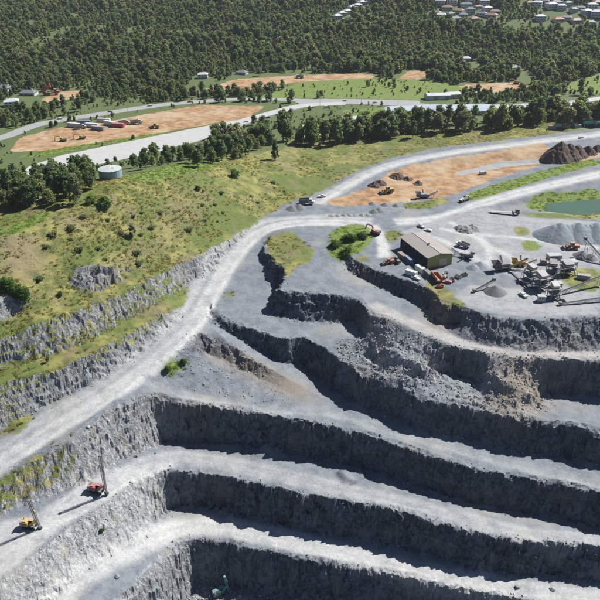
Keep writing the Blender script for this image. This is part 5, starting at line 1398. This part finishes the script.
for px, py, s, pr, nm, lb in ((275, 160, 0.85, P_PINE, "pine_tree", "dark green pine tree standing alone in front of the parked cars"),
                              (133, 238, 0.85, P_SLIM, "slim_tree", "lone slim grey tree in the middle of the grassy slope"),
                              (48, 362, 0.35, P_SLIM, "slim_tree", "small dark tree on the grass bench above the main haul road"),
                              (235, 177, 0.9, P_BUSH, "leafy_shrub", "round dark green shrub at the top of the grassy slope"),
                              (22, 300, 1.35, P_BUSH, "leafy_shrub", "large bright green shrub at the left edge beside the rock outcrop"), (8, 290, 1.1, P_BUSH, "leafy_shrub", "green shrub cut by the left picture edge beside the rock outcrop"),
                              (104, 208, 0.95, P_BUSH, "leafy_shrub", "bright green shrub below the trees left of the water tank"), (90, 204, 0.7, P_BUSH, "leafy_shrub", "small bright shrub in the shade of the tree clump"),
                              (336, 246, 1.0, P_BUSH, "leafy_shrub", "left shrub on the green mound beside the orange excavator"), (350, 240, 1.15, P_BUSH, "leafy_shrub", "middle shrub on the green mound beside the orange excavator"),
                              (362, 238, 1.0, P_BUSH, "leafy_shrub", "right shrub on the green mound beside the orange excavator"), (346, 253, 1.05, P_BUSH, "leafy_shrub", "front shrub on the green mound beside the orange excavator"),
                              (60, 296, 0.35, P_BUSH, "leafy_shrub", "low shrub beside the rock outcrop on the slope"), (168, 371, 0.45, P_BUSH, "leafy_shrub", "left of two small green shrubs beside the main haul road"),
                              (184, 363, 0.45, P_BUSH, "leafy_shrub", "right of two small green shrubs beside the main haul road"), (102, 532, 0.28, P_BUSH, "leafy_shrub", "olive shrub growing in the rock below the red drill rig"),
                              (198, 190, 0.5, P_BUSH, "leafy_shrub", "small dark shrub high on the slope above the road bend")):
    x, y = at(px, py)
    plant(nm, pr, x, y, s, lb, None, cat="tree" if pr is not P_BUSH else "shrub")


for pr in (P_PINE, P_SLIM, P_SLIM):
    CROWNS.append(next(o for o in COL.objects if o.name.startswith('crown') and o.data is pr[1]))
sl_poly = [(20, 305), (60, 298), (130, 275), (200, 235), (250, 212), (290, 190), (290, 170), (230, 172), (180, 190), (120, 205), (60, 225), (30, 262)]
scatter_trees(sl_poly, 30, "low olive shrub dotted on the grassy slope above the benches", "low shrubs on the grassy slope", 0.3, 0.75, "low_shrub", [P_OLIVE], gap=6)
for o in COL.objects:
    if o.get("group") == "low shrubs on the grassy slope": o["category"] = "shrub"; o.scale.z *= 0.6
    if "green mound" in str(o.get("label", "")): o.scale.z *= 0.6
# ------------------------------------------------------------------ scattered growth and stone
FOREST = forest()
gx0, gy0 = at(196, 232)
TU1 = tuft_obj("grass_tuft", TUFT, 40, 0.42, 0.9, 3, gx0, gy0, "straw coloured grass tuft on the slope above the road bend")
gx0, gy0 = at(20, 236)
TU2 = tuft_obj("grass_tuft", TUFT_G, 36, 0.42, 0.8, 4, gx0, gy0, "green grass tuft beside the bright strip on the left plateau")
def grass_scatter():
    n = 260000
    x = NR.uniform(-300, 330, n); y = NR.uniform(190, 640, n)
    g = RN.sample(ZN['grass'], x, y); l = RN.sample(ZN['lush'], x, y)
    ground_ok = np.maximum.reduce([RN.sample(ZN[k], x, y) for k in ('road', 'asphalt', 'concrete')]) < 0.3
    sl = RN.sample(SL, x, y)
    cl = fbm(x, y, 22, 3, 2)
    keep = ground_ok & (sl < 1.1) & (((g > 0.45) & (NR.rand(n) < 0.26 + 0.9 * cl)) | ((l > 0.45) & (NR.rand(n) < 0.55)))
    # stray tufts on the old benches of the left wall and at the feet of the faces
    keep |= ground_ok & (RN.sample(ZN['weathered'], x, y) > 0.5) & (NR.rand(n) < 0.06 + 0.12 * np.clip(cl, 0, 1)) & (y > 215) & (x < -40)
    x, y, l = x[keep], y[keep], l[keep]
    z = height(x, y); n = len(x)
    rot = np.zeros((n, 3)); rot[:, 2] = NR.uniform(0, 6.28, n)
    print("tufts", n)
    scatter("grass_cover", np.stack([x, y, z - 0.08], 1), 0.35 + 1.3 * NR.rand(n) ** 2.2, rot, (l > 0.45).astype(int), [TU1, TU2], "dry and green grass growing on the slopes and banks")
grass_scatter()

ROCK_M, _nt, _b = newmat("loose_rock")
_i = nnode(_nt, "ShaderNodeObjectInfo"); _t = nnode(_nt, "ShaderNodeTexCoord")
_c = mixc(_nt, _i.outputs["Random"], (0.17, 0.18, 0.19), (0.40, 0.40, 0.39))
_nt.links.new(mixc(_nt, mrange(_nt, noise(_nt, _t.outputs["Object"], 2.2, 3), 0.45, 0.7), _c, (0.30, 0.27, 0.22)), _b.inputs["Base Color"])
def rock_mesh(seed):
    import bmesh
    r = random.Random(seed); bm = bmesh.new()
    bmesh.ops.create_icosphere(bm, subdivisions=1, radius=1.0)
    S = (r.uniform(.8, 1.3), r.uniform(.7, 1.1), r.uniform(.55, .85))
    for v in bm.verts:
        k = r.uniform(0.72, 1.2); v.co = Vector((v.co.x * S[0], v.co.y * S[1], v.co.z * S[2])) * k
    for _ in range(3):
        d = Vector((r.gauss(0, 1), r.gauss(0, 1), r.gauss(0, 1))).normalized()
        for v in bm.verts:
            q = v.co.dot(d)
            if q > 0.62: v.co -= d * (q - 0.62)
    me = bpy.data.meshes.new("boulder"); bm.to_mesh(me); bm.free(); me.materials.append(ROCK_M)
    return me
BOULD = []
for i, (px, py, s, lb) in enumerate(((88, 427, 1.0, "dark boulder on the edge of the main haul road above the red drill rig"), (117, 577, 1.3, "pale boulder beside the lower haul road at the bottom left"), (470, 403, 1.1, "pale boulder lying at the edge of the first long bench"),
                                     (552, 589, 1.2, "white boulder below the foot of the third face at lower right"), (518, 587, 1.6, "large white block on the lowest road below the third face"), (212, 588, 1.1, "grey boulder on the pit floor beside the teal drill rig"))):
    o = bpy.data.objects.new("boulder", rock_mesh(50 + i)); COL.objects.link(o)
    x, y = at(px, py); o.location = (x, y, hz(x, y) + 0.15 * s); o.scale = (s, s, s); o.rotation_euler = (0, 0, i)
    tag(o, lb, "boulder"); BOULD.append(o)
def rock_scatter():
    n = 150000
    x = NR.uniform(-190, 230, n); y = NR.uniform(170, 345, n)
    rb = RN.sample(ROUGH['rubble'][0], x, y); st = RN.sample(STEEP, x, y); sl = RN.sample(SL, x, y)
    rd = RN.sample(ZN['road'], x, y); gr = np.maximum(RN.sample(ZN['grass'], x, y), RN.sample(ZN['lush'], x, y))
    p = 0.42 * rb + 0.30 * st * (sl < 0.9) + 0.004
    keep = (NR.rand(n) < p) & (rd < 0.75) & (gr < 0.4)
    x, y, rb, st = x[keep], y[keep], rb[keep], st[keep]
    z = height(x, y); n = len(x)
    sc = (0.14 + 0.42 * NR.rand(n) ** 3) * np.where(rb > 0.4, 1.25, 1.0) * np.where((st < 0.1) & (rb < 0.1), 0.55, 1.0)
    print("rocks", n)
    scatter("loose_rock", np.stack([x, y, z + sc * 0.2], 1), sc, NR.uniform(0, 6.28, (n, 3)), NR.randint(0, 6, n), BOULD, "broken grey rock scattered over benches and rubble slopes")
rock_scatter()
# ------------------------------------------------------------------ thin summer haze
def haze(density):
    mb = MB().box((0, 4400, 55), (12000, 9800, 320))
    m = bpy.data.materials.new("haze"); m.use_nodes = True; nt = m.node_tree
    for n in list(nt.nodes):
        if n.type == 'BSDF_PRINCIPLED': nt.nodes.remove(n)
    v = nt.nodes.new("ShaderNodeVolumePrincipled"); v.inputs["Density"].default_value = density
    v.inputs["Color"].default_value = (0.86, 0.92, 1.0, 1); v.inputs["Anisotropy"].default_value = 0.2
    nt.links.new(v.outputs[0], nt.nodes["Material Output"].inputs["Volume"])
    o = mb.build("haze", m); o["kind"] = "stuff"; o["label"] = "thin bluish haze in the air over the valley"
haze(0.00004)
